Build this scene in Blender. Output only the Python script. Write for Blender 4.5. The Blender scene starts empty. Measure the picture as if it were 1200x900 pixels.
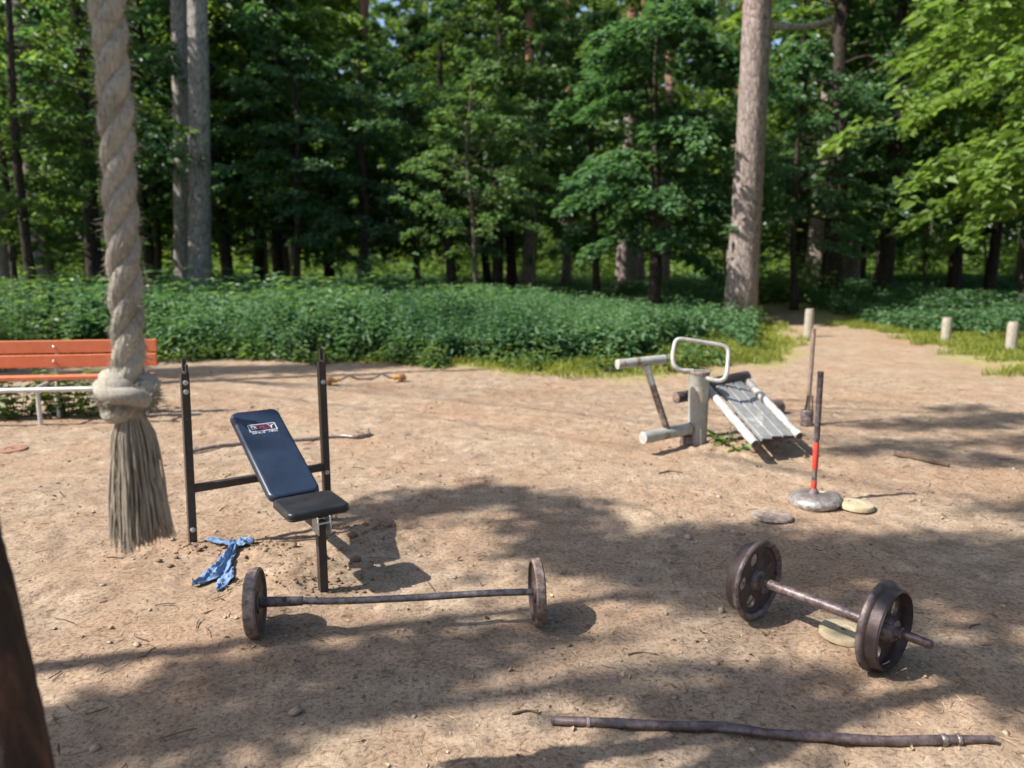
import bpy, math, random
import numpy as np
from mathutils import Vector

# ------------------------------------------------------------------ camera, sky, sun, exposure
SC = bpy.context.scene
COL = SC.collection
R = math.radians
CAMH, PITCH, FPX = 1.6, R(9.8), 867.0
cam_d = bpy.data.cameras.new('camera')
cam = bpy.data.objects.new('camera', cam_d)
COL.objects.link(cam)
cam.location = (0, 0, CAMH)
cam.rotation_euler = (R(90) - PITCH, 0, 0)
cam_d.sensor_width = 36.0
cam_d.lens = 26.0
cam_d.clip_start = 0.05
cam_d.clip_end = 1000
cam_d.dof.use_dof = True
cam_d.dof.focus_distance = 3.1
cam_d.dof.aperture_fstop = 1.65
SC.camera = cam

SUN_EL = R(47)
SUN_AZ = Vector((-0.965, -0.262, 0)).normalized()          # horizontal direction towards the sun
TO_SUN = Vector((SUN_AZ.x * math.cos(SUN_EL), SUN_AZ.y * math.cos(SUN_EL), math.sin(SUN_EL)))
W = bpy.data.worlds.new('World')
SC.world = W
W.use_nodes = True
wn = W.node_tree
sky = wn.nodes.new('ShaderNodeTexSky')
sky.sky_type = 'NISHITA'
sky.sun_disc = False
sky.sun_elevation = SUN_EL
sky.sun_rotation = math.atan2(SUN_AZ.x, SUN_AZ.y)
sky.air_density = 1.0
sky.dust_density = 1.5
wn.links.new(sky.outputs[0], wn.nodes['Background'].inputs[0])
wn.nodes['Background'].inputs[1].default_value = 0.112
sun_d = bpy.data.lights.new('sun', 'SUN')
sun_d.energy = 4.9
sun_d.angle = R(0.55)
sun_d.color = (1.0, 0.95, 0.88)
sun = bpy.data.objects.new('sun', sun_d)
sun.rotation_euler = TO_SUN.to_track_quat('Z', 'Y').to_euler()
COL.objects.link(sun)
SC.view_settings.view_transform = 'Standard'
SC.view_settings.look = 'None'
SC.view_settings.exposure = 0.9
SC.view_settings.gamma = 1.0
SC.cycles.use_denoising = True
SC.cycles.max_bounces = 7
SC.cycles.diffuse_bounces = 5
SC.cycles.transmission_bounces = 4
SC.cycles.glossy_bounces = 2
SC.cycles.sample_clamp_indirect = 6

rng = np.random.default_rng(7)
random.seed(7)


def ray(px, py):
    x = (px - 600) / FPX
    u = (450 - py) / FPX
    return np.array([x, math.cos(PITCH) + u * math.sin(PITCH), -math.sin(PITCH) + u * math.cos(PITCH)])


def G(px, py, z=0.0):
    """point of the level z seen at a photograph pixel"""
    d = ray(px, py)
    t = (z - CAMH) / d[2]
    return np.array([d[0] * t, d[1] * t, z])


def P(px, py, Y):
    """point at distance Y seen at a photograph pixel"""
    d = ray(px, py)
    t = Y / d[1]
    return np.array([d[0] * t, Y, CAMH + d[2] * t])


# ------------------------------------------------------------------ materials
def new_mat(name):
    m = bpy.data.materials.new(name)
    m.use_nodes = True
    nt = m.node_tree
    return m, nt, nt.nodes['Principled BSDF']


def N(nt, typ, **kw):
    n = nt.nodes.new(typ)
    for k, v in kw.items():
        setattr(n, k, v)
    return n


def noise(nt, scale, detail=4, rough=0.55, co=None, dist=0.0):
    n = N(nt, 'ShaderNodeTexNoise')
    n.inputs['Scale'].default_value = scale
    n.inputs['Detail'].default_value = detail
    n.inputs['Roughness'].default_value = rough
    n.inputs['Distortion'].default_value = dist
    if co is not None:
        nt.links.new(co, n.inputs['Vector'])
    return n.outputs['Fac']


def ramp(nt, fac, stops):
    r = N(nt, 'ShaderNodeValToRGB')
    e = r.color_ramp.elements
    while len(e) < len(stops):
        e.new(0.5)
    for el, (p, c) in zip(e, stops):
        el.position = p
        el.color = c if len(c) == 4 else (*c, 1)
    nt.links.new(fac, r.inputs[0])
    return r.outputs[0]


def mixc(nt, fac, a, b, mode='MIX'):
    m = N(nt, 'ShaderNodeMix', data_type='RGBA', blend_type=mode)
    for sock, v in ((m.inputs[0], fac), (m.inputs[6], a), (m.inputs[7], b)):
        if isinstance(v, (int, float)):
            sock.default_value = v
        elif isinstance(v, tuple):
            sock.default_value = (*v, 1) if len(v) == 3 else v
        else:
            nt.links.new(v, sock)
    return m.outputs[2]


def bump(nt, bsdf, h, strength=0.4, dist=0.01):
    b = N(nt, 'ShaderNodeBump')
    b.inputs['Strength'].default_value = strength
    b.inputs['Distance'].default_value = dist
    nt.links.new(h, b.inputs['Height'])
    nt.links.new(b.outputs[0], bsdf.inputs['Normal'])


def objco(nt):
    return N(nt, 'ShaderNodeTexCoord').outputs['Object']


def worn(name, base, dark, scale=18, rough=0.55, metal=0.0, spots=None, spot_lo=0.6, bstr=0.25, spec=0.4):
    """painted or bare metal / wood with uneven colour, spots of a second colour and a little relief"""
    m, nt, b = new_mat(name)
    co = objco(nt)
    f = noise(nt, scale, 6, 0.65, co)
    c = ramp(nt, f, [(0.3, dark), (0.68, base)])
    if spots:
        g = noise(nt, scale * 0.45, 5, 0.7, co, 0.6)
        c = mixc(nt, ramp(nt, g, [(spot_lo, (0, 0, 0)), (spot_lo + 0.05, (1, 1, 1))]), c, spots)
    if metal > .08:
        ge = N(nt, 'ShaderNodeNewGeometry')
        wr = N(nt, 'ShaderNodeMath', operation='MULTIPLY')
        nt.links.new(ramp(nt, ge.outputs['Pointiness'], [(.505, (0, 0, 0)), (.56, (1, 1, 1))]), wr.inputs[0])
        nt.links.new(ramp(nt, noise(nt, scale * 1.7, 4, .7, co), [(.4, (0, 0, 0)), (.62, (.8, .8, .8))]), wr.inputs[1])
        c = mixc(nt, wr.outputs[0], c, tuple(min(.6, q * 2.2 + .06) for q in base))
        g2 = noise(nt, scale * .8, 6, .75, co, 1.0)
        c = mixc(nt, ramp(nt, g2, [(.56, (0, 0, 0)), (.66, (.75, .75, .75))]), c, tuple(q * m_ for q, m_ in zip(base, (1.3, 1.02, .85))))
    nt.links.new(c, b.inputs['Base Color'])
    rr = ramp(nt, f, [(0.2, (min(1, rough + .2),) * 3), (0.8, (max(0, rough - .12),) * 3)])
    nt.links.new(rr, b.inputs['Roughness'])
    b.inputs['Metallic'].default_value = metal
    b.inputs['Specular IOR Level'].default_value = spec
    bump(nt, b, noise(nt, scale * 4, 5, 0.7, co), bstr, 0.004)
    return m


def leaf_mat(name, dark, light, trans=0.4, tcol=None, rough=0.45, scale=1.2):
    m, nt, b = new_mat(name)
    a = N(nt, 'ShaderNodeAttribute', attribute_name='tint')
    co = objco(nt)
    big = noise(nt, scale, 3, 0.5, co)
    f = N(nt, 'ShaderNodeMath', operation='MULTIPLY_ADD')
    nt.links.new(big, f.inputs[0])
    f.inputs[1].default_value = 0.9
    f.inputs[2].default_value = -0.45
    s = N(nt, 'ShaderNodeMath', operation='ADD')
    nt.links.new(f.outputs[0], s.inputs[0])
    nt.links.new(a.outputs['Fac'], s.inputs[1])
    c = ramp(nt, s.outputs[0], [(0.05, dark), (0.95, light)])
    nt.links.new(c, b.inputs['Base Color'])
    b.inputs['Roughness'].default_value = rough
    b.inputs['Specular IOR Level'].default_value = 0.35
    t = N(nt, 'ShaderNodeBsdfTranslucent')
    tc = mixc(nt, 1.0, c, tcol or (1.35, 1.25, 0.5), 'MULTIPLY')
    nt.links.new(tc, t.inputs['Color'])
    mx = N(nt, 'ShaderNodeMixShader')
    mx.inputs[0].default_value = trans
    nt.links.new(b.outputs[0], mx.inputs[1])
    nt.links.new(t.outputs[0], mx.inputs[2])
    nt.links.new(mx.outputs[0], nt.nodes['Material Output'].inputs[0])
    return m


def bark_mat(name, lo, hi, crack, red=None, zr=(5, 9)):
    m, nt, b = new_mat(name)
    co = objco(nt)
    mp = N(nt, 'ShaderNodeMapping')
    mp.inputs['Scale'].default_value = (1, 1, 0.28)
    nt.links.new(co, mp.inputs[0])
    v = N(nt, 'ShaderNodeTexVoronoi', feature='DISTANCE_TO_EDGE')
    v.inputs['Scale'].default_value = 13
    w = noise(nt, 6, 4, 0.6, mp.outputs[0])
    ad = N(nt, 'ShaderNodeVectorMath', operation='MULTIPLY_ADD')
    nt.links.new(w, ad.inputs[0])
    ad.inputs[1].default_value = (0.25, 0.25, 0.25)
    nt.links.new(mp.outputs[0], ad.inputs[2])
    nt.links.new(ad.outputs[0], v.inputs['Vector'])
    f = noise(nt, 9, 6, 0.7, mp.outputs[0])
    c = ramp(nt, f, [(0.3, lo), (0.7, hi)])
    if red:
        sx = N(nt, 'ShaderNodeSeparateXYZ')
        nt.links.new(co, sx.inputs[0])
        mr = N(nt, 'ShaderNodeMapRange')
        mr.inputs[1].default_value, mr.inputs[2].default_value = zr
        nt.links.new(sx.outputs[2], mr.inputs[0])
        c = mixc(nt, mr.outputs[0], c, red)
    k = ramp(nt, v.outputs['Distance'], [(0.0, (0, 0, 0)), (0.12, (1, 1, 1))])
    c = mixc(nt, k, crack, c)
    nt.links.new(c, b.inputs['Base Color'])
    b.inputs['Roughness'].default_value = 0.9
    b.inputs['Specular IOR Level'].default_value = 0.15
    h = N(nt, 'ShaderNodeMath', operation='MULTIPLY_ADD')
    nt.links.new(v.outputs['Distance'], h.inputs[0])
    h.inputs[1].default_value = 2.0
    nt.links.new(f, h.inputs[2])
    bump(nt, b, h.outputs[0], 0.8, 0.02)
    return m


M = {}
M['black_paint'] = worn('black_paint', (.030, .028, .028), (.060, .048, .042), 22, .36, 0, (.11, .06, .04), .64)
M['dark_rust'] = worn('dark_rust', (.105, .080, .077), (.050, .038, .038), 14, .5, .35, (.11, .068, .052), .60, .35)
M['brown_rust'] = worn('brown_rust', (.145, .105, .088), (.070, .050, .043), 16, .6, .3, (.18, .125, .10), .6, .4)
M['bar_steel'] = worn('bar_steel', (.21, .18, .165), (.095, .075, .07), 20, .42, .7, (.10, .055, .04), .66)
M['axle_steel'] = worn('axle_steel', (.13, .098, .095), (.062, .044, .044), 20, .42, .5, (.12, .06, .05), .62)
M['grey_paint'] = worn('grey_paint', (.37, .38, .35), (.26, .26, .235), 12, .5, .0, (.19, .115, .075), .59)
M['pale_paint'] = worn('pale_paint', (.41, .40, .36), (.27, .255, .23), 15, .45, .1, (.24, .15, .10), .60)
M['slat_paint'] = worn('slat_paint', (.34, .345, .335), (.19, .19, .185), 9, .42, .25, (.46, .46, .44), .56, .3)
M['white_metal'] = worn('white_metal', (.66, .65, .63), (.45, .43, .41), 14, .4, .2, (.25, .17, .12), .7)
M['galv'] = worn('galv', (.60, .60, .58), (.36, .36, .35), 25, .35, .6)
M['orange_paint'] = worn('orange_paint', (.62, .185, .085), (.53, .14, .06), 9, .6, 0, (.50, .25, .16), .63, .3)
M['orange_disc'] = worn('orange_disc', (.30, .155, .10), (.21, .11, .07), 14, .7)
M['yellow_resin'] = worn('yellow_resin', (.46, .385, .25), (.33, .27, .17), 20, .7, 0, (.30, .23, .15), .58, .2)
M['yellow_paint'] = worn('yellow_paint', (.62, .36, .05), (.42, .22, .05), 20, .55)
M['red_paint'] = worn('red_paint', (.62, .055, .03), (.45, .06, .04), 20, .5, 0, (.16, .06, .045), .64)
M['grey_plate'] = worn('grey_plate', (.24, .185, .15), (.15, .115, .095), 20, .7, .1)
M['base_metal'] = worn('base_metal', (.30, .25, .23), (.15, .12, .105), 18, .36, .5, (.12, .08, .06), .62, .4)
M['roller'] = worn('roller', (.032, .026, .026), (.07, .04, .035), 14, .5, .1, (.20, .09, .06), .68)
M['grey_wood'] = worn('grey_wood', (.40, .36, .30), (.26, .23, .19), 16, .85, 0, None, .6, .5, .2)
M['pole_wood'] = worn('pole_wood', (.36, .27, .21), (.20, .14, .11), 16, .7, 0, None, .6, .5, .2)
M['twig'] = worn('twig', (.15, .10, .07), (.07, .05, .035), 20, .85, 0, None, .6, .5, .2)
M['stone'] = worn('stone', (.42, .33, .25), (.25, .19, .14), 30, .85, 0, None, .6, .5, .2)
M['soil'] = worn('soil', (.27, .18, .12), (.15, .10, .065), 40, .95, 0, None, .6, .6, .1)
M['sticker'] = worn('sticker', (.36, .31, .24), (.26, .22, .17), 40, .7, 0, (.45, .43, .38), .55)
M['white_print'] = worn('white_print', (.75, .76, .80), (.6, .6, .66), 60, .6)
M['red_print'] = worn('red_print', (.42, .03, .05), (.30, .02, .04), 60, .6)

# vinyl pad
m, nt, b = new_mat('vinyl_pad')
co = objco(nt)
f = noise(nt, 9, 5, 0.6, co)
nt.links.new(ramp(nt, f, [(.3, (.010, .018, .036)), (.72, (.022, .036, .066))]), b.inputs['Base Color'])
nt.links.new(ramp(nt, f, [(.3, (.42,) * 3), (.75, (.30,) * 3)]), b.inputs['Roughness'])
b.inputs['Specular IOR Level'].default_value = 0.55
bump(nt, b, noise(nt, 260, 3, .6, co), .12, .002)
M['vinyl'] = m
m, nt, b = new_mat('vinyl_seat')
co = objco(nt)
f = noise(nt, 12, 5, 0.6, co)
nt.links.new(ramp(nt, f, [(.3, (.012, .012, .014)), (.75, (.035, .032, .032))]), b.inputs['Base Color'])
b.inputs['Roughness'].default_value = .36
bump(nt, b, noise(nt, 40, 4, .6, co), .15, .004)
M['vinyl_seat'] = m
# denim rag
m, nt, b = new_mat('denim')
co = objco(nt)
f = noise(nt, 16, 5, 0.6, co, .5)
nt.links.new(ramp(nt, f, [(.25, (.10, .16, .28)), (.55, (.17, .26, .42)), (.85, (.26, .36, .50))]), b.inputs['Base Color'])
b.inputs['Roughness'].default_value = .9
b.inputs['Specular IOR Level'].default_value = .1
bump(nt, b, noise(nt, 500, 2, .5, co), .3, .002)
M['denim'] = m


def rope_mat(name, a, c, sc):
    m, nt, b = new_mat(name)
    co = objco(nt)
    mp = N(nt, 'ShaderNodeMapping')
    mp.inputs['Scale'].default_value = (1, 1, .18)
    nt.links.new(co, mp.inputs[0])
    f = noise(nt, sc, 5, .7, mp.outputs[0])
    g = noise(nt, 9, 4, .6, co)
    k = mixc(nt, .45, f, g)
    nt.links.new(ramp(nt, k, [(.36, c), (.60, a)]), b.inputs['Base Color'])
    b.inputs['Roughness'].default_value = .95
    b.inputs['Specular IOR Level'].default_value = .1
    bump(nt, b, k, 1.0, .008)
    return m


M['rope'] = rope_mat('rope', (.53, .485, .41), (.265, .235, .195), 200)
M['tassel'] = rope_mat('tassel', (.42, .37, .30), (.22, .185, .145), 120)

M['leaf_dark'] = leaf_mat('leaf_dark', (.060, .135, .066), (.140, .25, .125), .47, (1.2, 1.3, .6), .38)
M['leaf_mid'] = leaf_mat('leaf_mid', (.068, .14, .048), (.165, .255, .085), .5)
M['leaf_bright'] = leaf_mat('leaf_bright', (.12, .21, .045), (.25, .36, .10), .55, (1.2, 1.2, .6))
M['leaf_pale_lit'] = leaf_mat('leaf_pale_lit', (.085, .17, .065), (.19, .30, .12), .5, (1.25, 1.25, .6), .4)  # brighter copy of leaf_mid; sunlight on some crowns is put into this colour
M['leaf_nettle'] = leaf_mat('leaf_nettle', (.055, .13, .058), (.15, .265, .125), .42, (1.15, 1.25, .65), .6, 2.5)
M['leaf_weed'] = leaf_mat('leaf_weed', (.07, .13, .03), (.17, .25, .06), .4, None, .5, 4)
M['needle'] = leaf_mat('needle', (.022, .048, .022), (.055, .095, .04), .18)
M['grass'] = leaf_mat('grass', (.17, .22, .04), (.38, .42, .10), .5, None, .6, 1.5)
M['bark_pine'] = bark_mat('bark_pine', (.22, .175, .155), (.40, .33, .30), (.10, .075, .065), (.33, .15, .09), (6.5, 11))
M['bark_grey'] = bark_mat('bark_grey', (.25, .225, .20), (.43, .39, .35), (.11, .10, .09))
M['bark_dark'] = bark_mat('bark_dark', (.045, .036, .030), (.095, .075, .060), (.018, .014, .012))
M['bark_young'] = bark_mat('bark_young', (.10, .085, .065), (.20, .17, .13), (.05, .04, .03))

# log with old paint and stripped wood; lit left, shaded right in the colour
m, nt, b = new_mat('log_bark_lit_shaded')
co = objco(nt)
mp = N(nt, 'ShaderNodeMapping')
mp.inputs['Scale'].default_value = (1, 1, .22)
nt.links.new(co, mp.inputs[0])
f = noise(nt, 14, 6, .7, mp.outputs[0])
c = ramp(nt, f, [(.34, (.012, .007, .005)), (.52, (.040, .020, .012)), (.70, (.13, .055, .030))])  # bark darkened so the colour carries the log's shaded right side
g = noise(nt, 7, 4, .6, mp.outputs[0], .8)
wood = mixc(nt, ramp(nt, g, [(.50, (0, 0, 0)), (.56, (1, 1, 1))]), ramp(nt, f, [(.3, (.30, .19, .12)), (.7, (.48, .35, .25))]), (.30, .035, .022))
bare_lit = N(nt, 'ShaderNodeAttribute', attribute_name='bare')
c = mixc(nt, bare_lit.outputs['Fac'], c, wood)
nt.links.new(c, b.inputs['Base Color'])
b.inputs['Roughness'].default_value = .8
bump(nt, b, f, 1.0, .05)
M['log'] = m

# ground
m, nt, b = new_mat('trodden_sand')
co = objco(nt)
at = N(nt, 'ShaderNodeAttribute', attribute_name='forest')
ag = N(nt, 'ShaderNodeAttribute', attribute_name='turf')
n1 = noise(nt, .9, 6, .6, co)
n2 = noise(nt, 6, 7, .68, co)
n3 = noise(nt, 55, 6, .7, co)
n4 = noise(nt, 240, 3, .7, co)
sand = ramp(nt, n2, [(.30, (.25, .186, .132)), (.52, (.365, .278, .198)), (.70, (.485, .378, .275))])
sand = mixc(nt, ramp(nt, n1, [(.42, (0, 0, 0)), (.62, (.7, .7, .7))]), sand, (.33, .215, .138))
n5 = noise(nt, 2.3, 7, .7, co, .4)
sand = mixc(nt, ramp(nt, n5, [(.52, (0, 0, 0)), (.68, (.6, .6, .6))]), sand, (.235, .168, .118))
grit = ramp(nt, n3, [(.36, (.45, .42, .40)), (.50, (1, 1, 1)), (.68, (1.22, 1.22, 1.20))])
sand = mixc(nt, .85, sand, grit, 'MULTIPLY')
gr2 = ramp(nt, n4, [(.36, (.55, .52, .5)), (.5, (1, 1, 1)), (.66, (1.25, 1.24, 1.22))])
sand = mixc(nt, .7, sand, gr2, 'MULTIPLY')
floor_c = ramp(nt, n2, [(.3, (.045, .040, .020)), (.5, (.065, .075, .025)), (.75, (.12, .135, .045))])
turf_c = ramp(nt, n3, [(.3, (.20, .20, .06)), (.7, (.38, .33, .14))])
c = mixc(nt, ag.outputs['Fac'], sand, turf_c)
c = mixc(nt, at.outputs['Fac'], c, floor_c)
nt.links.new(c, b.inputs['Base Color'])
b.inputs['Roughness'].default_value = .95
b.inputs['Specular IOR Level'].default_value = .1
hh = mixc(nt, .4, n3, n4)
hh = mixc(nt, .35, hh, n2)
bump(nt, b, hh, .75, .02)
M['ground'] = m


# ------------------------------------------------------------------ mesh helpers
class MB:
    def __init__(self):
        self.v = []
        self.f = []
        self.n = 0

    def add(self, v, f):
        v = np.asarray(v, float)
        self.v.append(v)
        self.f += [tuple(int(i) + self.n for i in q) for q in f]
        self.n += len(v)
        return self

    def tube(self, pts, rad, n=12, caps=True, rfun=None):
        pts = np.asarray(pts, float)
        k = len(pts)
        rad = np.full(k, rad) if np.isscalar(rad) else np.asarray(rad, float)
        tan = np.gradient(pts, axis=0)
        tan /= np.linalg.norm(tan, axis=1)[:, None] + 1e-12
        a = np.array([0, 0, 1.0]) if abs(tan[0, 2]) < .9 else np.array([1.0, 0, 0])
        u = np.cross(tan[0], a)
        u /= np.linalg.norm(u)
        vs = []
        th = np.linspace(0, 2 * math.pi, n, endpoint=False)
        for i in range(k):
            u = u - tan[i] * np.dot(u, tan[i])
            u /= np.linalg.norm(u)
            w = np.cross(tan[i], u)
            r = rad[i] * (rfun(i / (k - 1), th) if rfun else np.ones(n))
            vs.append(pts[i] + (np.cos(th) * r)[:, None] * u + (np.sin(th) * r)[:, None] * w)
        v = np.concatenate(vs)
        f = [(i * n + j, i * n + (j + 1) % n, (i + 1) * n + (j + 1) % n, (i + 1) * n + j) for i in range(k - 1) for j in range(n)]
        if caps:
            f.append(tuple(range(n - 1, -1, -1)))
            f.append(tuple((k - 1) * n + j for j in range(n)))
        return self.add(v, f)

    def lathe(self, prof, origin=(0, 0, 0), axis=(0, 0, 1), n=48, closed=False):
        """prof: (distance along axis, radius) pairs"""
        ax = np.asarray(axis, float)
        ax /= np.linalg.norm(ax)
        a = np.array([0, 0, 1.0]) if abs(ax[2]) < .9 else np.array([1.0, 0, 0])
        u = np.cross(a, ax)
        u /= np.linalg.norm(u)
        w = np.cross(ax, u)
        th = np.linspace(0, 2 * math.pi, n, endpoint=False)
        v = np.concatenate([np.asarray(origin) + ax * h + r * (np.cos(th)[:, None] * u + np.sin(th)[:, None] * w) for h, r in prof])
        k = len(prof)
        f = [(i * n + j, i * n + (j + 1) % n, ((i + 1) % k) * n + (j + 1) % n, ((i + 1) % k) * n + j)
             for i in range(k if closed else k - 1) for j in range(n)]
        if not closed:
            f.append(tuple(range(n - 1, -1, -1)))
            f.append(tuple((k - 1) * n + j for j in range(n)))
        return self.add(v, f)

    def box(self, c, ax, ay, az, sx, sy, sz):
        c = np.asarray(c, float)
        A = [np.asarray(q, float) / np.linalg.norm(q) for q in (ax, ay, az)]
        v = [c + A[0] * sx * i / 2 + A[1] * sy * j / 2 + A[2] * sz * k / 2 for i in (-1, 1) for j in (-1, 1) for k in (-1, 1)]
        f = [(0, 1, 3, 2), (4, 6, 7, 5), (0, 4, 5, 1), (2, 3, 7, 6), (0, 2, 6, 4), (1, 5, 7, 3)]
        return self.add(v, f)

    def bar(self, a, b, wdt, hgt, up=(0, 0, 1)):
        a = np.asarray(a, float)
        b = np.asarray(b, float)
        d = b - a
        L = np.linalg.norm(d)
        d /= L
        s = np.cross(d, up)
        s /= np.linalg.norm(s)
        return self.box((a + b) / 2, d, s, np.cross(s, d), L, wdt, hgt)

    def prism(self, outline, origin, ux, uy, th):
        """flat outline (2-D) in the plane ux, uy, extruded by th along ux x uy"""
        ux = np.asarray(ux, float)
        uy = np.asarray(uy, float)
        nz = np.cross(ux, uy)
        nz /= np.linalg.norm(nz)
        o = np.asarray(outline, float)
        lo = np.asarray(origin) + o[:, :1] * ux + o[:, 1:] * uy
        k = len(o)
        f = [tuple(range(k - 1, -1, -1)), tuple(range(k, 2 * k))] + [(i, (i + 1) % k, k + (i + 1) % k, k + i) for i in range(k)]
        return self.add(np.concatenate([lo, lo + nz * th]), f)

    def build(self, name, mat, parent=None, smooth=True, bevel=0.0, seg=2, origin=None, angle=35):
        org = np.zeros(3)
        if parent is not None:
            org = np.array(parent.get('_org', (0, 0, 0)), float) if False else ORG.get(parent.name, np.zeros(3))
        elif origin is not None:
            org = np.asarray(origin, float)
        v = np.concatenate(self.v) - org
        me = bpy.data.meshes.new(name)
        me.from_pydata(v.tolist(), [], self.f)
        me.materials.append(mat)
        me.update()
        if smooth:
            me.polygons.foreach_set('use_smooth', np.ones(len(me.polygons), bool))
            me.set_sharp_from_angle(angle=R(angle))
        o = bpy.data.objects.new(name, me)
        COL.objects.link(o)
        if parent is not None:
            o.parent = parent
        else:
            o.location = org
        ORG[o.name] = org
        if bevel:
            bm_ = o.modifiers.new('bevel', 'BEVEL')
            bm_.width = bevel
            bm_.segments = seg
            bm_.limit_method = 'ANGLE'
            bm_.angle_limit = R(40)
        return o


ORG = {}


def tag(o, label=None, cat=None, group=None, kind=None):
    for k, v in (('label', label), ('category', cat), ('group', group), ('kind', kind)):
        if v:
            o[k] = v
    return o


def thing(name, label, cat, loc, group=None):
    o = bpy.data.objects.new(name, None)
    o.empty_display_size = .1
    COL.objects.link(o)
    o.location = tuple(float(q) for q in loc)
    ORG[o.name] = np.array([float(q) for q in loc])
    return tag(o, label, cat, group)


def rounded(w, h, r, k=6, taper=1.0):
    pts = []
    for cx, cy, a0 in ((w / 2 - r, h / 2 - r, 0), (-w / 2 + r, h / 2 - r, 90), (-w / 2 + r, -h / 2 + r, 180), (w / 2 - r, -h / 2 + r, 270)):
        for i in range(k + 1):
            a = R(a0 + 90 * i / k)
            x, y = cx + r * math.cos(a), cy + r * math.sin(a)
            pts.append((x * (1 + (taper - 1) * (y / h + .5)), y))
    return pts


def spline(pts, n=40):
    p = np.asarray(pts, float)
    k = len(p)
    q = np.concatenate([[2 * p[0] - p[1]], p, [2 * p[-1] - p[-2]]])
    out = []
    for s in np.linspace(0, k - 1 - 1e-9, n):
        i = int(s)
        t = s - i
        a, b_, c_, d = q[i], q[i + 1], q[i + 2], q[i + 3]
        out.append(.5 * (2 * b_ + (c_ - a) * t + (2 * a - 5 * b_ + 4 * c_ - d) * t * t + (3 * b_ - a - 3 * c_ + d) * t ** 3))
    return np.array(out)


def vnoise(x, y, seed=0):
    xi, yi = np.floor(x).astype(np.int64), np.floor(y).astype(np.int64)
    fx, fy = x - xi, y - yi
    fx, fy = fx * fx * (3 - 2 * fx), fy * fy * (3 - 2 * fy)

    def h(a, b_):
        k = (a * 374761393 + b_ * 668265263 + seed * 1442695041) & 0xffffffff
        k = ((k ^ (k >> 13)) * 1274126177) & 0xffffffff
        return ((k ^ (k >> 16)) & 0xffff) / 65535.0
    return (h(xi, yi) * (1 - fx) * (1 - fy) + h(xi + 1, yi) * fx * (1 - fy) + h(xi, yi + 1) * (1 - fx) * fy + h(xi + 1, yi + 1) * fx * fy) - .5


# ------------------------------------------------------------------ ground
DIRT = np.array([G(*p)[:2] for p in ((-900, 428), (0, 424), (430, 424), (560, 430), (690, 440), (800, 432), (890, 425), (925, 405),
                                    (908, 384), (897, 364), (915, 356), (945, 364), (985, 380), (1060, 392), (1110, 408), (1200, 436), (1500, 520))]
                + [np.array((14.0, -3.0)), np.array((-16.0, -3.0))])


def poly_sd(x, y, poly):
    """distance to a polygon's edge, negative inside"""
    ins = np.zeros(x.shape, bool)
    d2 = np.full(x.shape, 1e9)
    k = len(poly)
    for i in range(k):
        (ax, ay), (bx, by) = poly[i], poly[(i + 1) % k]
        ex, ey = bx - ax, by - ay
        t = np.clip(((x - ax) * ex + (y - ay) * ey) / (ex * ex + ey * ey), 0, 1)
        d2 = np.minimum(d2, (x - ax - t * ex) ** 2 + (y - ay - t * ey) ** 2)
        c = (ay > y) != (by > y)
        ins ^= c & (x < (bx - ax) * (y - ay) / ((by - ay) if by != ay else 1e-9) + ax)
    return np.where(ins, -1, 1) * np.sqrt(d2)


MOUNDS = [(*G(845, 532)[:2], .42, .045), (*G(225, 645)[:2], .16, .03), (*G(345, 672)[:2], .22, .035), (*G(900, 520)[:2], .35, .03),
          (*G(640, 735)[:2], .10, -.012), (*G(470, 625)[:2], .30, .02), (*G(310, 648)[:2], .15, .02)]


FEET = [(random.uniform(-3.6, 4.2), random.uniform(2.0, 7.5), random.uniform(0, 6.28), random.uniform(.005, .011)) for _ in range(150)]


def gz(x, y):
    x = np.asarray(x, float)
    y = np.asarray(y, float)
    near = np.exp(-np.maximum(0, np.hypot(x, y - 4) - 6) / 6)
    z = .022 * vnoise(x * .9, y * .9, 1) + .018 * vnoise(x * 2.6, y * 2.6, 2) + near * (.013 * vnoise(x * 7, y * 7, 3) + .010 * vnoise(x * 17, y * 17, 4) + .006 * vnoise(x * 38, y * 38, 5))
    far = np.clip((np.hypot(x, y) - 16) / 20, 0, 1)
    z = z + far * .5 * vnoise(x * .12, y * .12, 6)
    for fx_, fy_, fa_, fd_ in FEET:
        if np.size(x) > 50:
            m_ = (np.abs(x - fx_) < .3) & (np.abs(y - fy_) < .3)
            dx, dy = x[m_] - fx_, y[m_] - fy_
            u_ = (dx * math.cos(fa_) + dy * math.sin(fa_)) / .125
            w_ = (-dx * math.sin(fa_) + dy * math.cos(fa_)) / .048
            r2_ = u_ * u_ + w_ * w_
            z[m_] += fd_ * (-np.exp(-r2_ ** 2) + .45 * np.exp(-((np.sqrt(r2_) - 1.25) / .22) ** 2))
    for mx, my, mr, mh in MOUNDS:
        d = np.exp(-((x - mx) ** 2 + (y - my) ** 2) / (mr * mr))
        z = z + d * (mh + .03 * vnoise(x * 22, y * 22, 7) * (mh > 0))
    return z


def axis_pts(lo, hi, step, far):
    mid = list(np.arange(lo, hi, step))
    out, d = [], step
    p = hi
    while p < far:
        out.append(p)
        d *= 1.09
        p += d
    pre, d, p = [], step, lo - step
    while p > -far:
        pre.append(p)
        d *= 1.09
        p -= d
    return np.array(pre[::-1] + mid + out)


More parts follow.
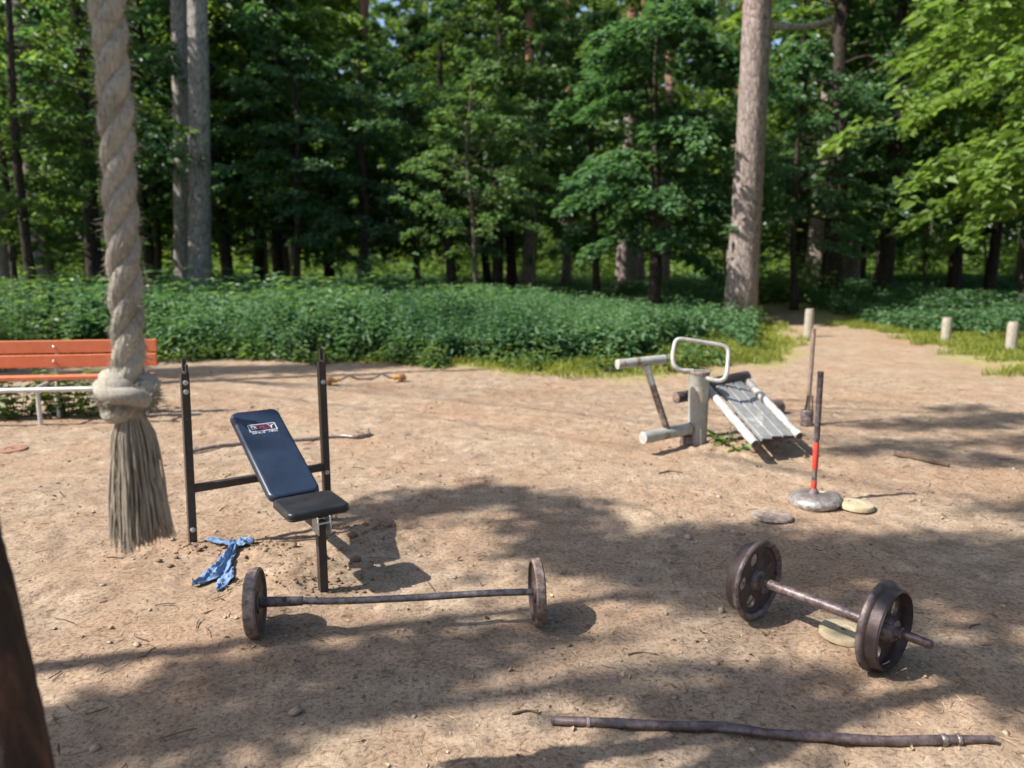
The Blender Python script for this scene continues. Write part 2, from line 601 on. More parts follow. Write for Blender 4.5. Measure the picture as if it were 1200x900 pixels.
gx = axis_pts(-4.2, 4.6, .022, 260)
gy = axis_pts(1.9, 8.0, .022, 260)
XX, YY = np.meshgrid(gx, gy)
ZZ = gz(XX, YY)
nx, ny = len(gx), len(gy)
gv = np.stack([XX.ravel(), YY.ravel(), ZZ.ravel()], 1)
ii = (np.arange(ny - 1)[:, None] * nx + np.arange(nx - 1)[None]).ravel()
gf = np.stack([ii, ii + 1, ii + nx + 1, ii + nx], 1)


def np_mesh(name, v, f, mat, tint=None, smooth=True):
    me = bpy.data.meshes.new(name)
    k = f.shape[1]
    me.vertices.add(len(v))
    me.vertices.foreach_set('co', v.astype(np.float32).ravel())
    me.loops.add(f.size)
    me.loops.foreach_set('vertex_index', f.astype(np.int32).ravel())
    me.polygons.add(len(f))
    me.polygons.foreach_set('loop_start', (np.arange(len(f)) * k).astype(np.int32))
    me.polygons.foreach_set('use_smooth', np.full(len(f), smooth))
    if mat:
        me.materials.append(mat)
    if tint is not None:
        a = me.attributes.new('tint', 'FLOAT', 'POINT')
        a.data.foreach_set('value', tint.astype(np.float32))
    me.update()
    return me


def put(name, me, parent=None, loc=(0, 0, 0)):
    o = bpy.data.objects.new(name, me)
    COL.objects.link(o)
    o.parent = parent
    o.location = tuple(float(q) for q in loc)
    return o


gm = np_mesh('ground', gv, gf, M['ground'])
sd = poly_sd(gv[:, 0], gv[:, 1], DIRT) + .9 * vnoise(gv[:, 0] * 1.3, gv[:, 1] * 1.3, 11) + .5 * vnoise(gv[:, 0] * 5, gv[:, 1] * 5, 12)
fo = np.clip((sd + .0) / .5, 0, 1)
tu = np.clip((sd + .55) / .7, 0, 1) * (gv[:, 0] > -1.5)
for nm, val in (('forest', fo * np.where(gv[:, 0] > 4.6, np.clip((sd - 3.0) / 2, 0, 1), 1)), ('turf', tu)):
    a = gm.attributes.new(nm, 'FLOAT', 'POINT')
    a.data.foreach_set('value', val.astype(np.float32))
tag(put('ground', gm), kind='structure')


# ------------------------------------------------------------------ leaves
def leaf_arrays(c, d, n, L, Wd, fold=.25, droop=.15):
    """c base points, d directions, n rough normals, L lengths, Wd widths -> six-point folded leaves"""
    d = d / (np.linalg.norm(d, axis=1)[:, None] + 1e-9)
    s = np.cross(d, n)
    s /= np.linalg.norm(s, axis=1)[:, None] + 1e-9
    n = np.cross(s, d)
    L = L[:, None]
    Wd = Wd[:, None]
    up = n * Wd * fold
    p0 = c
    r1 = c + d * L * .28 + s * Wd * .46 + up
    r2 = c + d * L * .68 + s * Wd * .34 + up * .7 - n * L * droop * .4
    p3 = c + d * L - n * L * droop
    l2 = c + d * L * .68 - s * Wd * .34 + up * .7 - n * L * droop * .4
    l1 = c + d * L * .28 - s * Wd * .46 + up
    v = np.stack([p0, r1, r2, p3, l2, l1], 1).reshape(-1, 3)
    i = np.arange(len(c))[:, None] * 6
    f = np.concatenate([i + np.array([[0, 1, 2, 3]]), i + np.array([[0, 3, 4, 5]])], 0)
    return v, f


def leaf_mesh(name, c, d, n, L, Wd, mat, tint=None, fold=.25, droop=.15):
    v, f = leaf_arrays(c, d, n, L, Wd, fold, droop)
    if tint is None:
        tint = rng.random(len(c))
    return np_mesh(name, v, f, mat, np.repeat(tint, 6), smooth=False)


def rand_unit(k):
    q = rng.normal(size=(k, 3))
    return q / np.linalg.norm(q, axis=1)[:, None]


def branches(H, h0, Rmax, nb, rise=.35, droop=.35, shape='oval'):
    out = []
    for i in range(nb):
        u = (i + rng.random()) / nb
        z = h0 + (H - h0) * u
        if shape == 'oval':
            prof = math.sin(math.pi * min(1, (.22 + .78 * u))) ** .7
        elif shape == 'cone':
            prof = 1.02 - .9 * u
        else:
            prof = 1 - .55 * abs(u - .4)
        L = Rmax * prof * rng.uniform(.45, 1.2)
        az = i * 2.39996 + rng.uniform(-1.1, 1.1)
        z += rng.normal(0, .25)
        rise_ = rise * rng.uniform(.3, 1.9)
        s = np.linspace(0, 1, 7)
        bend = rng.uniform(-.35, .35)
        ang = az + bend * s
        px = np.cumsum(np.cos(ang)) * L / 7
        py = np.cumsum(np.sin(ang)) * L / 7
        pz = z + L * (rise_ * s - droop * s * s) * rng.uniform(.7, 1.3)
        out.append(np.stack([px, py, pz], 1))
    return out


def layered_crown(name, H, h0, Rmax, nb, leafL, mat, per=11, twigs=11, shape='oval', rise=.35, droop=.40, flat=.28, spread=.9, smin=.22):
    br = branches(H, h0, Rmax, nb, rise, droop, shape)
    C, D, NN, T = [], [], [], []
    for b_ in br:
        Lb = np.linalg.norm(b_[-1] - b_[0])
        bt = rng.uniform(-.12, .12)
        for j in range(twigs):
            s = rng.uniform(smin, 1.0)
            i = min(5, int(s * 6))
            t = s * 6 - i
            p = b_[i] * (1 - t) + b_[i + 1] * t
            bd = b_[i + 1] - b_[i]
            bd /= np.linalg.norm(bd)
            sgn = 1 if j % 2 else -1
            a = sgn * rng.uniform(.4, 1.15) * spread
            td = np.array([bd[0] * math.cos(a) - bd[1] * math.sin(a), bd[0] * math.sin(a) + bd[1] * math.cos(a), bd[2] * .6 + rng.uniform(-.25, .2)])
            tl = (.30 * Lb * (1.15 - s) + .35) * rng.uniform(.6, 1.2)
            q = rng.random(per)
            pos = p + td * (q * tl)[:, None] + rng.normal(size=(per, 3)) * np.array([.05, .05, .04]) * (leafL / .12)
            pos[:, 2] -= .16 * q * q * tl
            sd_ = np.where(np.arange(per) % 2, 1, -1) * rng.uniform(.3, 1.2, per)
            ld = np.stack([td[0] * np.cos(sd_) - td[1] * np.sin(sd_), td[0] * np.sin(sd_) + td[1] * np.cos(sd_), rng.uniform(-.5, .12, per)], 1)
            nn = np.array([0, 0, 1.0]) + rand_unit(per) * flat * 2
            C.append(pos)
            D.append(ld)
            NN.append(nn)
            T.append(np.clip(.5 + bt + rng.normal(0, .2, per), 0, 1))
    C, D, NN, T = map(np.concatenate, (C, D, NN, T))
    k = len(C)
    L = leafL * rng.uniform(.65, 1.3, k)
    return leaf_mesh(name, C, D, NN, L, L * rng.uniform(.55, .78, k), mat, T), br


def needle_crown(name, H, h0, Rmax, nb, mat, tufts=9, per=16, nl=.26):
    br = branches(H, h0, Rmax, nb, .45, .25, 'other')
    C, D, NN, T = [], [], [], []
    for b_ in br:
        for j in range(tufts):
            s = rng.uniform(.35, 1.0)
            i = min(5, int(s * 6))
            p = b_[i] + (b_[i + 1] - b_[i]) * (s * 6 - i) + rng.normal(size=3) * np.array([.35, .35, .2])
            dd = rand_unit(per) + np.array([0, 0, .35])
            C.append(np.repeat(p[None], per, 0) + rng.normal(size=(per, 3)) * .08)
            D.append(dd)
            NN.append(rand_unit(per))
            T.append(np.clip(.5 + rng.normal(0, .25, per), 0, 1))
    C, D, NN, T = map(np.concatenate, (C, D, NN, T))
    k = len(C)
    L = nl * rng.uniform(.7, 1.3, k)
    return leaf_mesh(name, C, D, NN, L, L * .22, mat, T, .1, .1), br


def trunk_mesh(name, H, r0, mat, br=None, lean=(0, 0), wob=.05, n=14, flare=1.35, rtop=.35, brr=.12, fork=None):
    mb = MB()
    k = 26
    s = np.linspace(0, 1, k)
    ph = rng.uniform(0, 6.28, 4)
    x = lean[0] * s * H + wob * (np.sin(s * 5 + ph[0]) - math.sin(ph[0])) + wob * .4 * (np.sin(s * 13 + ph[1]) - math.sin(ph[1]))
    y = lean[1] * s * H + wob * (np.sin(s * 4.3 + ph[2]) - math.sin(ph[2]))
    z = s * H - .15 * (s == 0)
    r = r0 * (1 - (1 - rtop) * s) * (1 + (flare - 1) * np.exp(-s * H / (r0 * 2.2 + .05)))
    bumps = [(rng.integers(2, 7), rng.uniform(0, 6.28), rng.uniform(.01, .035)) for _ in range(5)]
    mb.tube(np.stack([x, y, z], 1), r, n, True, lambda t, th: 1 + sum(a * np.sin(w * th + p + 9 * t) for w, p, a in bumps))
    if br:
        for b_ in br:
            zz = b_[0, 2] / H
            off = np.array([np.interp(zz, s, x), np.interp(zz, s, y), 0])
            rb = max(.008, r0 * brr * (1.2 - .6 * zz))
            mb.tube(np.concatenate([[off + np.array([0, 0, b_[0, 2] - .05])], b_[1:] * 1.0 + off * .8]), np.linspace(rb, rb * .25, 7), 5, False)
    me = bpy.data.meshes.new(name)
    me.from_pydata(np.concatenate(mb.v).tolist(), [], mb.f)
    me.materials.append(mat)
    me.polygons.foreach_set('use_smooth', np.ones(len(me.polygons), bool))
    me.update()
    return me


def tree(name, label, base, parts, scale=1.0, rot=0.0, group=None, cat='tree', sz=None):
    t = thing(name, label, cat, (base[0], base[1], float(gz(base[0], base[1])) if len(base) < 3 else base[2]), group)
    t.rotation_euler = (0, 0, rot)
    t.scale = (scale, scale, sz or scale)
    for nm, me in parts:
        put(nm, me, t)
    return t


# shared kinds -------------------------------------------------------------
maple_c, maple_b = layered_crown('crown', 10.0, 2.2, 3.3, 60, .19, M['leaf_dark'], 12, 11)
maple_t = trunk_mesh('trunk', 9.8, .15, M['bark_dark'], maple_b, wob=.12)
hazel_c, hazel_b = layered_crown('crown', 11.0, 2.5, 3.4, 60, .18, M['leaf_mid'], 11, 11, rise=.5, droop=.45)
hazel_t = trunk_mesh('trunk', 10.6, .13, M['bark_young'], hazel_b, wob=.15)
dense_c, dense_b = layered_crown('crown', 14.0, 3.0, 4.2, 62, .22, M['leaf_dark'], 12, 11, rise=.4, droop=.5)
dense_t = trunk_mesh('trunk', 13.5, .27, M['bark_dark'], dense_b, wob=.12)
far_c, far_b = layered_crown('crown', 15.0, 3.4, 4.4, 62, .29, M['leaf_mid'], 10, 10, rise=.5, droop=.45)
far_t = trunk_mesh('trunk', 14.5, .20, M['bark_dark'], far_b, wob=.2)
sun_c, sun_b = layered_crown('crown', 12.0, 2.6, 4.2, 90, .23, M['leaf_bright'], 14, 14, rise=.45, droop=.6)
sun_t = trunk_mesh('trunk', 11.5, .2, M['bark_dark'], sun_b, wob=.15)
tier_c, tier_b = layered_crown('crown', 8.6, 1.9, 2.9, 46, .19, M['leaf_dark'], 15, 22, rise=.30, droop=.48, flat=.13, smin=.05)
lit_c, lit_b = layered_crown('crown', 10.0, 2.6, 3.4, 58, .18, M['leaf_pale_lit'], 12, 11, rise=.6, droop=.4)
lit_t = trunk_mesh('trunk', 9.7, .12, M['bark_young'], lit_b, wob=.15)
pine_c, pine_b = needle_crown('crown', 23.0, 12.5, 3.0, 38, M['needle'], 7, 14)
pine_t = trunk_mesh('trunk', 22.5, .30, M['bark_pine'], pine_b, wob=.10, brr=.10)
sap_c, sap_b = layered_crown('crown', 5.5, 1.6, 1.5, 34, .13, M['leaf_mid'], 10, 9)
sap_t = trunk_mesh('trunk', 5.3, .045, M['bark_young'], sap_b, wob=.10)


def trk(H, r0, mat, lean=(0, 0), wob=.06, br=None, **kw):
    return trunk_mesh('trunk', H, r0, M[mat], br, lean, wob, **kw)


def XY(px, Y):
    return np.array([(px - 600) / FPX * Y / 1.0148, Y])


# the trees one can tell apart ----------------------------------------------
stout = tree('pine_tree', 'stout grey-pink pine trunk standing at the bend of the sandy path', G(866, 380)[:2],
     [('trunk', trk(23, .37, 'bark_pine', (.004, 0), .07, pine_b, n=28, brr=.09, flare=1.16)), ('crown', pine_c)], rot=1.0)
lw = [P(888, 33, 17.7), P(920, 31, 17.8), P(948, 31, 18.0), P(976, 22, 18.2)]
lo = np.array(stout.location)
ca_, sa_ = math.cos(-1.0), math.sin(-1.0)
lw = [np.array([(q - lo)[0] * ca_ - (q - lo)[1] * sa_, (q - lo)[0] * sa_ + (q - lo)[1] * ca_, (q - lo)[2]]) for q in lw]
lm = MB().tube(spline(lw, 16), np.linspace(.10, .05, 16), 9).build('dead_branch', M['bark_grey'], None, origin=(0, 0, 0))
lm.parent = stout
tree('pine_tree', 'pale grey pine trunk, right one of the close pair behind the rope', XY(231, 20.5),
     [('trunk', trk(23, .31, 'bark_grey', (.056, 0), .08, pine_b, n=22, brr=.09, flare=1.25)), ('crown', pine_c)])
tree('pine_tree', 'dimmer grey pine trunk, left one of the close pair behind the rope', XY(211, 22.0),
     [('trunk', trk(23, .26, 'bark_grey', (.046, 0), .08, pine_b, n=22, brr=.09, flare=1.15)), ('crown', pine_c)])
tree('maple_tree', 'broad maple with tiers of dark blue-green leaves touching the stout pine', XY(768, 19.4),
     [('trunk', trk(8.4, .17, 'bark_dark', (0, 0), .05, tier_b, n=16, rtop=.08)), ('crown', tier_c)], .98, .4)
tree('maple_tree', 'dark leaning maple stem close beside the grey stem under the layered crown', XY(772, 22.5),
     [('trunk', trk(8.5, .10, 'bark_dark', (-.05, .02), .12, hazel_b)), ('crown', hazel_c)], .85)
tree('hazel_tree', 'slim twin-looking stem under the sunlit leaves at the middle of the wood edge', XY(625, 24.0),
     [('trunk', trk(10.6, .085, 'bark_young', (.005, 0), .12, lit_b)), ('crown', lit_c)], .92, 1.3)
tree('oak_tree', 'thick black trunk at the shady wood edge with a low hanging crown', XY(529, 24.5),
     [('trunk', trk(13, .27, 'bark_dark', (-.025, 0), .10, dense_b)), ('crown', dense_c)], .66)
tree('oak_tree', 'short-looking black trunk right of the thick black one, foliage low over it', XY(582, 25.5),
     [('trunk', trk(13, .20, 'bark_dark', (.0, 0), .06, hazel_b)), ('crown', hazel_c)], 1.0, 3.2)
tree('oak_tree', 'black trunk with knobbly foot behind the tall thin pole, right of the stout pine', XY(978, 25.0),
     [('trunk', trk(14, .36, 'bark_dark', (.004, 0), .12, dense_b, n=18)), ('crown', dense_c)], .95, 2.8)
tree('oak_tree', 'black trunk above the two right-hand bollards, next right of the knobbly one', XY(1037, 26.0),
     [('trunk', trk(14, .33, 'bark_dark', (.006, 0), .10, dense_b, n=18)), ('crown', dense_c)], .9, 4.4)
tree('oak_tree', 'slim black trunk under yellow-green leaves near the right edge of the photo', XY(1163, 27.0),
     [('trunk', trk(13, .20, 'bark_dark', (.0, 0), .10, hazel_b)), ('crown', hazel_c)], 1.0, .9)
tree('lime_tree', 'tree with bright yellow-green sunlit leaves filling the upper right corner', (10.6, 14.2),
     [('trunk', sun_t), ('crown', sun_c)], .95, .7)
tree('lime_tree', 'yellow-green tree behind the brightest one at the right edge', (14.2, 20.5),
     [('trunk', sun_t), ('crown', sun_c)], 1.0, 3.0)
tree('elm_tree', 'tall leafy tree left of the rope with a dark straight trunk', XY(108, 21.5),
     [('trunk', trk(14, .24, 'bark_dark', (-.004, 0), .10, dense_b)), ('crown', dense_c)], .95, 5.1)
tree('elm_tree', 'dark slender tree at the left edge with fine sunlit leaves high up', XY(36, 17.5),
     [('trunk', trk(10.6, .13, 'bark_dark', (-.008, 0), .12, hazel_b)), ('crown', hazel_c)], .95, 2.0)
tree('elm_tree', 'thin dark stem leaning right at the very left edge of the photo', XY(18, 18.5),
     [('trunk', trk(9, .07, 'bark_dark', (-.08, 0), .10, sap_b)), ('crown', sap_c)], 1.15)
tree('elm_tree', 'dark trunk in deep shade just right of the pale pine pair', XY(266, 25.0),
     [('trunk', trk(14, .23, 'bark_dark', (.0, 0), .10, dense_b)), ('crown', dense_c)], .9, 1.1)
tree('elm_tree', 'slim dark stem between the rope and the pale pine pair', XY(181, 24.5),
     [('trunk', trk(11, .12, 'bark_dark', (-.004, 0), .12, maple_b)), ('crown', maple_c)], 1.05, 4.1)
tree('spruce_tree', 'dark crowned tree in the blurred shade left of the middle', XY(345, 23.0),
     [('trunk', maple_t), ('crown', maple_c)], .78, 5.6)
tree('spruce_tree', 'dark crowned tree right of the middle shade, above the tall nettles', XY(430, 24.0),
     [('trunk', dense_t), ('crown', dense_c)], .56, 3.7)
tree('hazel_tree', 'low hazel whose sunlit spray hangs over the black trunks', XY(560, 21.0),
     [('trunk', lit_t), ('crown', lit_c)], .66, 2.6)
tree('maple_tree', 'maple behind the layered one, filling the gap left of the stout pine', XY(700, 23.5),
     [('trunk', maple_t), ('crown', maple_c)], .85, 1.9)
tree('maple_tree', 'small dark maple right of the stout pine with leaves at head height', XY(935, 22.0),
     [('trunk', maple_t), ('crown', maple_c)], .72, 2.9)
tree('pine_tree', 'red-barked pine rising high behind the dark middle crowns', XY(424, 32.0),
     [('trunk', trk(23, .26, 'bark_pine', (.01, 0), .15, pine_b, n=16)), ('crown', pine_c)], 1.0, .5)
tree('pine_tree', 'red-barked pine showing at the top edge left of the stout pine', XY(778, 34.0),
     [('trunk', pine_t), ('crown', pine_c)], 1.0, 1.9)
tree('pine_tree', 'red-barked pine right of the stout pine, seen through yellow leaves', XY(1000, 33.0),
     [('trunk', pine_t), ('crown', pine_c)], 1.05, 2.5)
tree('pine_tree', 'thin red-barked pine far back between the pale pair and the middle', XY(340, 40.0),
     [('trunk', pine_t), ('crown', pine_c)], .95, 4.5)
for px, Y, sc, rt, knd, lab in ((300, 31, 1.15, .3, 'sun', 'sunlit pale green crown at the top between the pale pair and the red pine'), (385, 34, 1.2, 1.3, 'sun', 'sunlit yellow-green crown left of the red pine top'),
                              (490, 32, 1.1, 2.0, 'lit', 'fresh green crown right of the red pine top'), (600, 33, 1.25, 4.0, 'sun', 'tall sunlit crown at the top above the middle of the wood edge'),
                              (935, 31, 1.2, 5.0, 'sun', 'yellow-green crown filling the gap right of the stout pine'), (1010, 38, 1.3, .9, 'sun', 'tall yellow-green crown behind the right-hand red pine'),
                              (60, 29, 1.1, 2.2, 'lit', 'fresh green tree behind the slender tree at the left edge'), (160, 31, 1.15, 3.1, 'sun', 'sunlit tree seen between the rope and the pale pair')):
    tree('lime_tree' if knd == 'sun' else 'hazel_tree', lab, XY(px, Y), [('trunk', sun_t if knd == 'sun' else lit_t), ('crown', sun_c if knd == 'sun' else lit_c)], sc, rt)

# deeper wood: trees nobody could tell apart one from another ------------------
kinds = {'far': (far_t, far_c), 'pine': (pine_t, pine_c), 'sap': (sap_t, sap_c), 'dense': (dense_t, dense_c), 'sun': (sun_t, sun_c)}
LAB = {'far': ('broadleaf_tree', 'leafy tree deep in the wood among many like it', 'broadleaf trees deep in the wood'),
       'pine': ('pine_tree', 'slim reddish pine deep in the wood among many like it', 'pines deep in the wood'),
       'sap': ('sapling', 'thin sapling deep in the wood among many like it', 'saplings deep in the wood'),
       'dense': ('broadleaf_tree', 'dark broad tree deep in the wood among many like it', 'dark trees deep in the wood'),
       'sun': ('lime_tree', 'yellow-green tree deep in the sunny part of the wood', 'sunny trees deep in the wood')}
tr2 = np.random.default_rng(21)


def deep(kind, x, y, sc):
    nm, lab, grp = LAB[kind]
    t, c = kinds[kind]
    tree(nm, lab, (x, y), [('trunk', t), ('crown', c)], sc, tr2.uniform(0, 6.28), grp)


placed = []


def spaced(x, y, d):
    if any((x - a) ** 2 + (y - b_) ** 2 < d * d for a, b_ in placed):
        return False
    placed.append((x, y))
    return True


cnt = 0
for _ in range(6000):
    u = tr2.random()
    y = tr2.uniform(27, 39) if u < .36 else tr2.uniform(58, 66) if u < .85 else tr2.uniform(40, 58)
    x = tr2.uniform(-.78, .78) * y
    if not spaced(x, y, 3.8 if y < 40 or y > 57 else 7):
        continue
    cnt += 1
    u = tr2.random()
    if y < 40:
        k = 'pine' if u < .34 else 'far' if u < .50 else 'sap' if u < .86 else 'dense' if u < .92 else 'sun'
    elif y < 58:
        k = 'pine' if u < .5 else 'sap'
    else:
        k = 'far' if u < .45 else 'sun' if u < .85 else 'pine'
    deep(k, x, y, tr2.uniform(.85, 1.2) * (1.4 if k == 'sap' else 1))
    if cnt >= 84:
        break
# wood beside the frame on both sides and behind: shades the wood's edge and closes the view when the camera steps aside
for _ in range(1500):
    x = tr2.uniform(-40, 38)
    y = tr2.uniform(-22, 30)
    inview = y > 3 and abs(x) < .80 * y + 1.5
    # the open sky corridor through which the sun reaches the clearing and the wood's edge
    ux, uy = x + 0.5, y - 6.0
    along = -(ux * .965 + uy * .262)
    side = -ux * .262 + uy * .965
    if inview or (x * x + (y - 4) ** 2 < 120) or (along > -2 and -8.0 < side < 9.0 and along < 36):
        continue
    if side >= 9 and x < 0 and tr2.random() < .8:
        continue
    if not spaced(x, y, 7.0):
        continue
    deep('pine' if tr2.random() < .55 else 'dense' if tr2.random() < .5 else 'far', x, y, tr2.uniform(.85, 1.1))

# far wood as one mass
k = 36000
ang = rng.uniform(-.80, .80, k)
rad = rng.uniform(62, 82, k)
zz = np.where(rng.random(k) < .25, rng.uniform(0, 3, k), rng.beta(1.3, 1.2, k) * 25)
pc = np.stack([np.sin(ang) * rad, np.cos(ang) * rad, zz], 1)
L = rng.uniform(.7, 1.3, k)
me = leaf_mesh('far_wood', pc, rand_unit(k), rand_unit(k) + np.array([0, -.3, .8]), L, L * .7, M['leaf_mid'], np.clip(.5 + vnoise(ang * 30, zz * .4, 5) + rng.normal(0, .15, k), 0, 1))
tag(put('far_wood', me), 'mass of foliage closing the far end of the wood', 'wood', kind='stuff')

# ------------------------------------------------------------------ shade trees left of the picture
SH = np.array([-SUN_AZ.x, -SUN_AZ.y])
COT = 1 / math.tan(SUN_EL)


def shade_tree(name, label, base, H, r0, blobs, mat='leaf_mid', leaf=.11, per=900):
    """a real tree whose boughs (ground spot they shade, height, half-width, half-depth) are put where the sun needs them"""
    C, D, NN = [], [], []
    mb = MB()
    k = 16
    s = np.linspace(0, 1, k)
    tp = np.stack([.08 * np.sin(s * 5) - 0 * s, .06 * np.sin(s * 4), s * H], 1) + np.array([base[0], base[1], -.1])
    mb.tube(tp, r0 * (1 - .6 * s), 12)
    for (px, py, h, rx, ry, dens) in blobs:
        g = G(px, py)[:2]
        c = np.array([g[0] - SH[0] * h * COT, g[1] - SH[1] * h * COT, h])
        m_ = int(per * dens)
        a = rng.normal(size=(m_, 3)) * np.array([rx, ry, .32]) * .55
        # leaves hang in sprays, leaving gaps
        nc = max(9, m_ // 11)
        cl = rng.normal(size=(nc, 3)) * np.array([rx, ry, .30]) * .40
        a = cl[rng.integers(0, nc, m_)] + rng.normal(size=(m_, 3)) * np.array([.11, .11, .05])
        C.append(c + a)
        D.append(rand_unit(m_) * np.array([1, 1, .5]))
        NN.append(np.array([0, 0, 1.0]) + rand_unit(m_) * .6)
        za = min(H * .95, max(1.5, h - .35 * np.hypot(*(c[:2] - base))))
        i = np.interp(za, tp[:, 2], np.arange(k))
        st = tp[int(i)]
        mid = (st + c) / 2 + np.array([0, 0, .3])
        pth = spline([st, mid, c], 9)
        mb.tube(pth, np.linspace(r0 * .09, .006, 9), 6, False)
        for _ in range(4):
            e = c + rng.normal(size=3) * np.array([rx, ry, .25]) * .8
            mb.tube(spline([pth[6], (pth[6] + e) / 2 + .05, e], 5), np.linspace(.010, .004, 5), 5, False)
    C, D, NN = map(np.concatenate, (C, D, NN))
    t = thing(name, label, 'tree', (base[0], base[1], 0))
    mb.build('trunk', M['bark_young'], t)
    L = leaf * rng.uniform(.7, 1.3, len(C))
    put('crown', leaf_mesh('crown', C - ORG[t.name], D, NN, L, L * .65, M[mat]), t)
    return t


bt = np.array([-1.86, 2.64]) - 3.6 * SH
shade_tree('birch_tree', 'slender tree left of the frame whose boughs shade the foreground', bt, 8.5, .068,
           [(110, 842, 6.2, .34, .12, .5), (235, 858, 6.3, .36, .10, .5), (330, 796, 6.4, .36, .13, .8), (270, 880, 6.3, .3, .1, .4), (420, 775, 6.6, .38, .14, .9), (500, 768, 6.8, .34, .14, .8),
            (580, 752, 7.0, .30, .12, .6), (440, 800, 6.8, .34, .08, .5), (800, 826, 7.2, .40, .09, .7), (890, 835, 7.2, .40, .10, .8), (960, 815, 7.2, .30, .10, .5),
            (1130, 770, 7.4, .40, .16, .9), (1190, 810, 7.4, .36, .16, .8), (1100, 730, 7.4, .3, .12, .5), (60, 885, 6.0, .3, .1, .4)], per=150)
shade_tree('alder_tree', 'spreading tree left of the frame whose boughs shade the middle ground', (-8.2, .3), 10, .13,
           [(452, 600, 8.2, .2, .08, .5), (510, 588, 8.2, .30, .11, .9), (570, 580, 8.2, .32, .11, .9), (625, 588, 8.4, .28, .12, .8), (650, 612, 8.4, .26, .14, .8),
            (690, 640, 8.5, .36, .15, 1.2), (740, 660, 8.6, .36, .15, 1.1), (790, 655, 8.6, .36, .13, 1.1), (850, 660, 8.8, .36, .16, 1.1), (860, 625, 8.8, .34, .10, .9), (920, 650, 9.0, .40, .16, 1.2), (1000, 650, 9.0, .4, .16, 1.1),
            (1080, 645, 9.2, .45, .2, 1.2), (1170, 655, 9.2, .45, .22, 1.4), (1130, 690, 9.2, .4, .14, 1.0), (960, 690, 9.0, .3, .10, .5), (1190, 700, 9.2, .4, .2, 1.0), (880, 695, 8.8, .3, .1, .5)], leaf=.12, per=195)
shade_tree('ash_tree', 'tall tree left of the frame whose boughs shade the right side of the clearing', (-11.0, 7.6), 12, .16,
           [(1060, 498, 10.5, .5, .10, .6), (1130, 495, 10.6, .6, .13, .9), (1195, 490, 10.8, .6, .2, 1.1), (1030, 527, 10.4, .45, .10, .6), (1110, 524, 10.6, .4, .10, .5), (1170, 540, 10.6, .5, .12, .7), (1230, 520, 10.6, .6, .3, 1.1), (1110, 478, 10.6, .6, .1, .4), (1215, 600, 10, .4, .2, .6)], leaf=.12, per=250)
shade_tree('ash_tree', 'tall tree by the bench whose boughs shade the ground behind the weight bench', (-15.5, 8.6), 12, .16,
           [(230, 436, 10.5, 1.0, .5, 1.3), (330, 432, 10.5, 1.0, .4, 1.1), (120, 440, 10.3, 1.0, .6, 1.3), (430, 428, 10.5, .7, .3, .5), (20, 440, 10.3, 1.0, .6, 1.2)], leaf=.14)

# ------------------------------------------------------------------ undergrowth
def plant_leaves(bx, by, hgt, nlev, leafL, spread, rr):
    """stems with opposite pairs of leaves; returns leaf arrays"""
    C, D, NN, LL = [], [], [], []
    lean = rr.normal(size=(len(bx), 2)) * .12
    bz = gz(bx, by)
    for lv in range(nlev):
        t = (lv + 1) / nlev
        z = hgt * (t ** .85)
        cx, cy = bx + lean[:, 0] * z, by + lean[:, 1] * z
        a0 = lv * 1.57 + rr.uniform(0, 6.28, len(bx))
        for sgn in (0, math.pi):
            a = a0 + sgn + rr.normal(0, .25, len(bx))
            d = np.stack([np.cos(a), np.sin(a), rr.uniform(-.45, .35, len(bx))], 1)
            C.append(np.stack([cx, cy, bz + z], 1) + d * .02)
            D.append(d)
            NN.append(np.array([0, 0, 1.0]) + rand_unit(len(bx)) * .45)
            LL.append(leafL * (1.15 - .55 * t) * rr.uniform(.75, 1.25, len(bx)) * spread)
    return map(np.concatenate, (C, D, NN, LL))


k = 19000
x = rng.uniform(-15, 6.5, k)
y = 11.2 + 9.5 * rng.random(k) ** 1.4
s_ = poly_sd(x, y, DIRT)
a1, a2 = G(862, 408)[:2], G(845, 350)[:2]
lim = a1[0] + (y - a1[1]) * (a2[0] - a1[0]) / (a2[1] - a1[1])
keep = (s_ > .4 + 1.3 * np.clip((x - .8) / 2.5, 0, 1) + .9 * vnoise(x * 1.1, y * 1.1, 31) + .5 * vnoise(x * 3.1, y * 3.1, 36)) & (x < lim - .6 + .6 * vnoise(y * 1.5, y * 0, 3)) & (vnoise(x * .8, y * .8, 33) > -.36) & (vnoise(x * 2.4, y * 2.4, 35) > -.33)
x, y, s_ = x[keep], y[keep], s_[keep]
h = (.54 + .32 * np.clip((s_ - .3) / 1.2, 0, 1)) * (1 + .5 * vnoise(x * .55, y * .55, 32) + .4 * vnoise(x * 2, y * 2, 34)) * rng.uniform(.6, 1.2, len(x)) * np.clip(.90 - .058 * (x + 2.5), .50, 1.0)
C, D, NN, LL = plant_leaves(x, y, h, 8, .150, 1.0, rng)
LL = LL * np.clip(1 + 1.5 * vnoise(C[:, 0] * .9, C[:, 1] * .9, 39), .5, 1.7)
me = leaf_mesh('nettle_thicket', C, D, NN, LL, LL * rng.uniform(.38, .7, len(LL)), M['leaf_nettle'], np.clip(rng.normal(.5, .2, len(C)) + .9 * vnoise(C[:, 0] * .7, C[:, 1] * .7, 40), 0, 1), .2, .2)
tag(put('nettle_thicket', me), 'waist-high green nettles massed along the wood edge', 'undergrowth', kind='stuff')

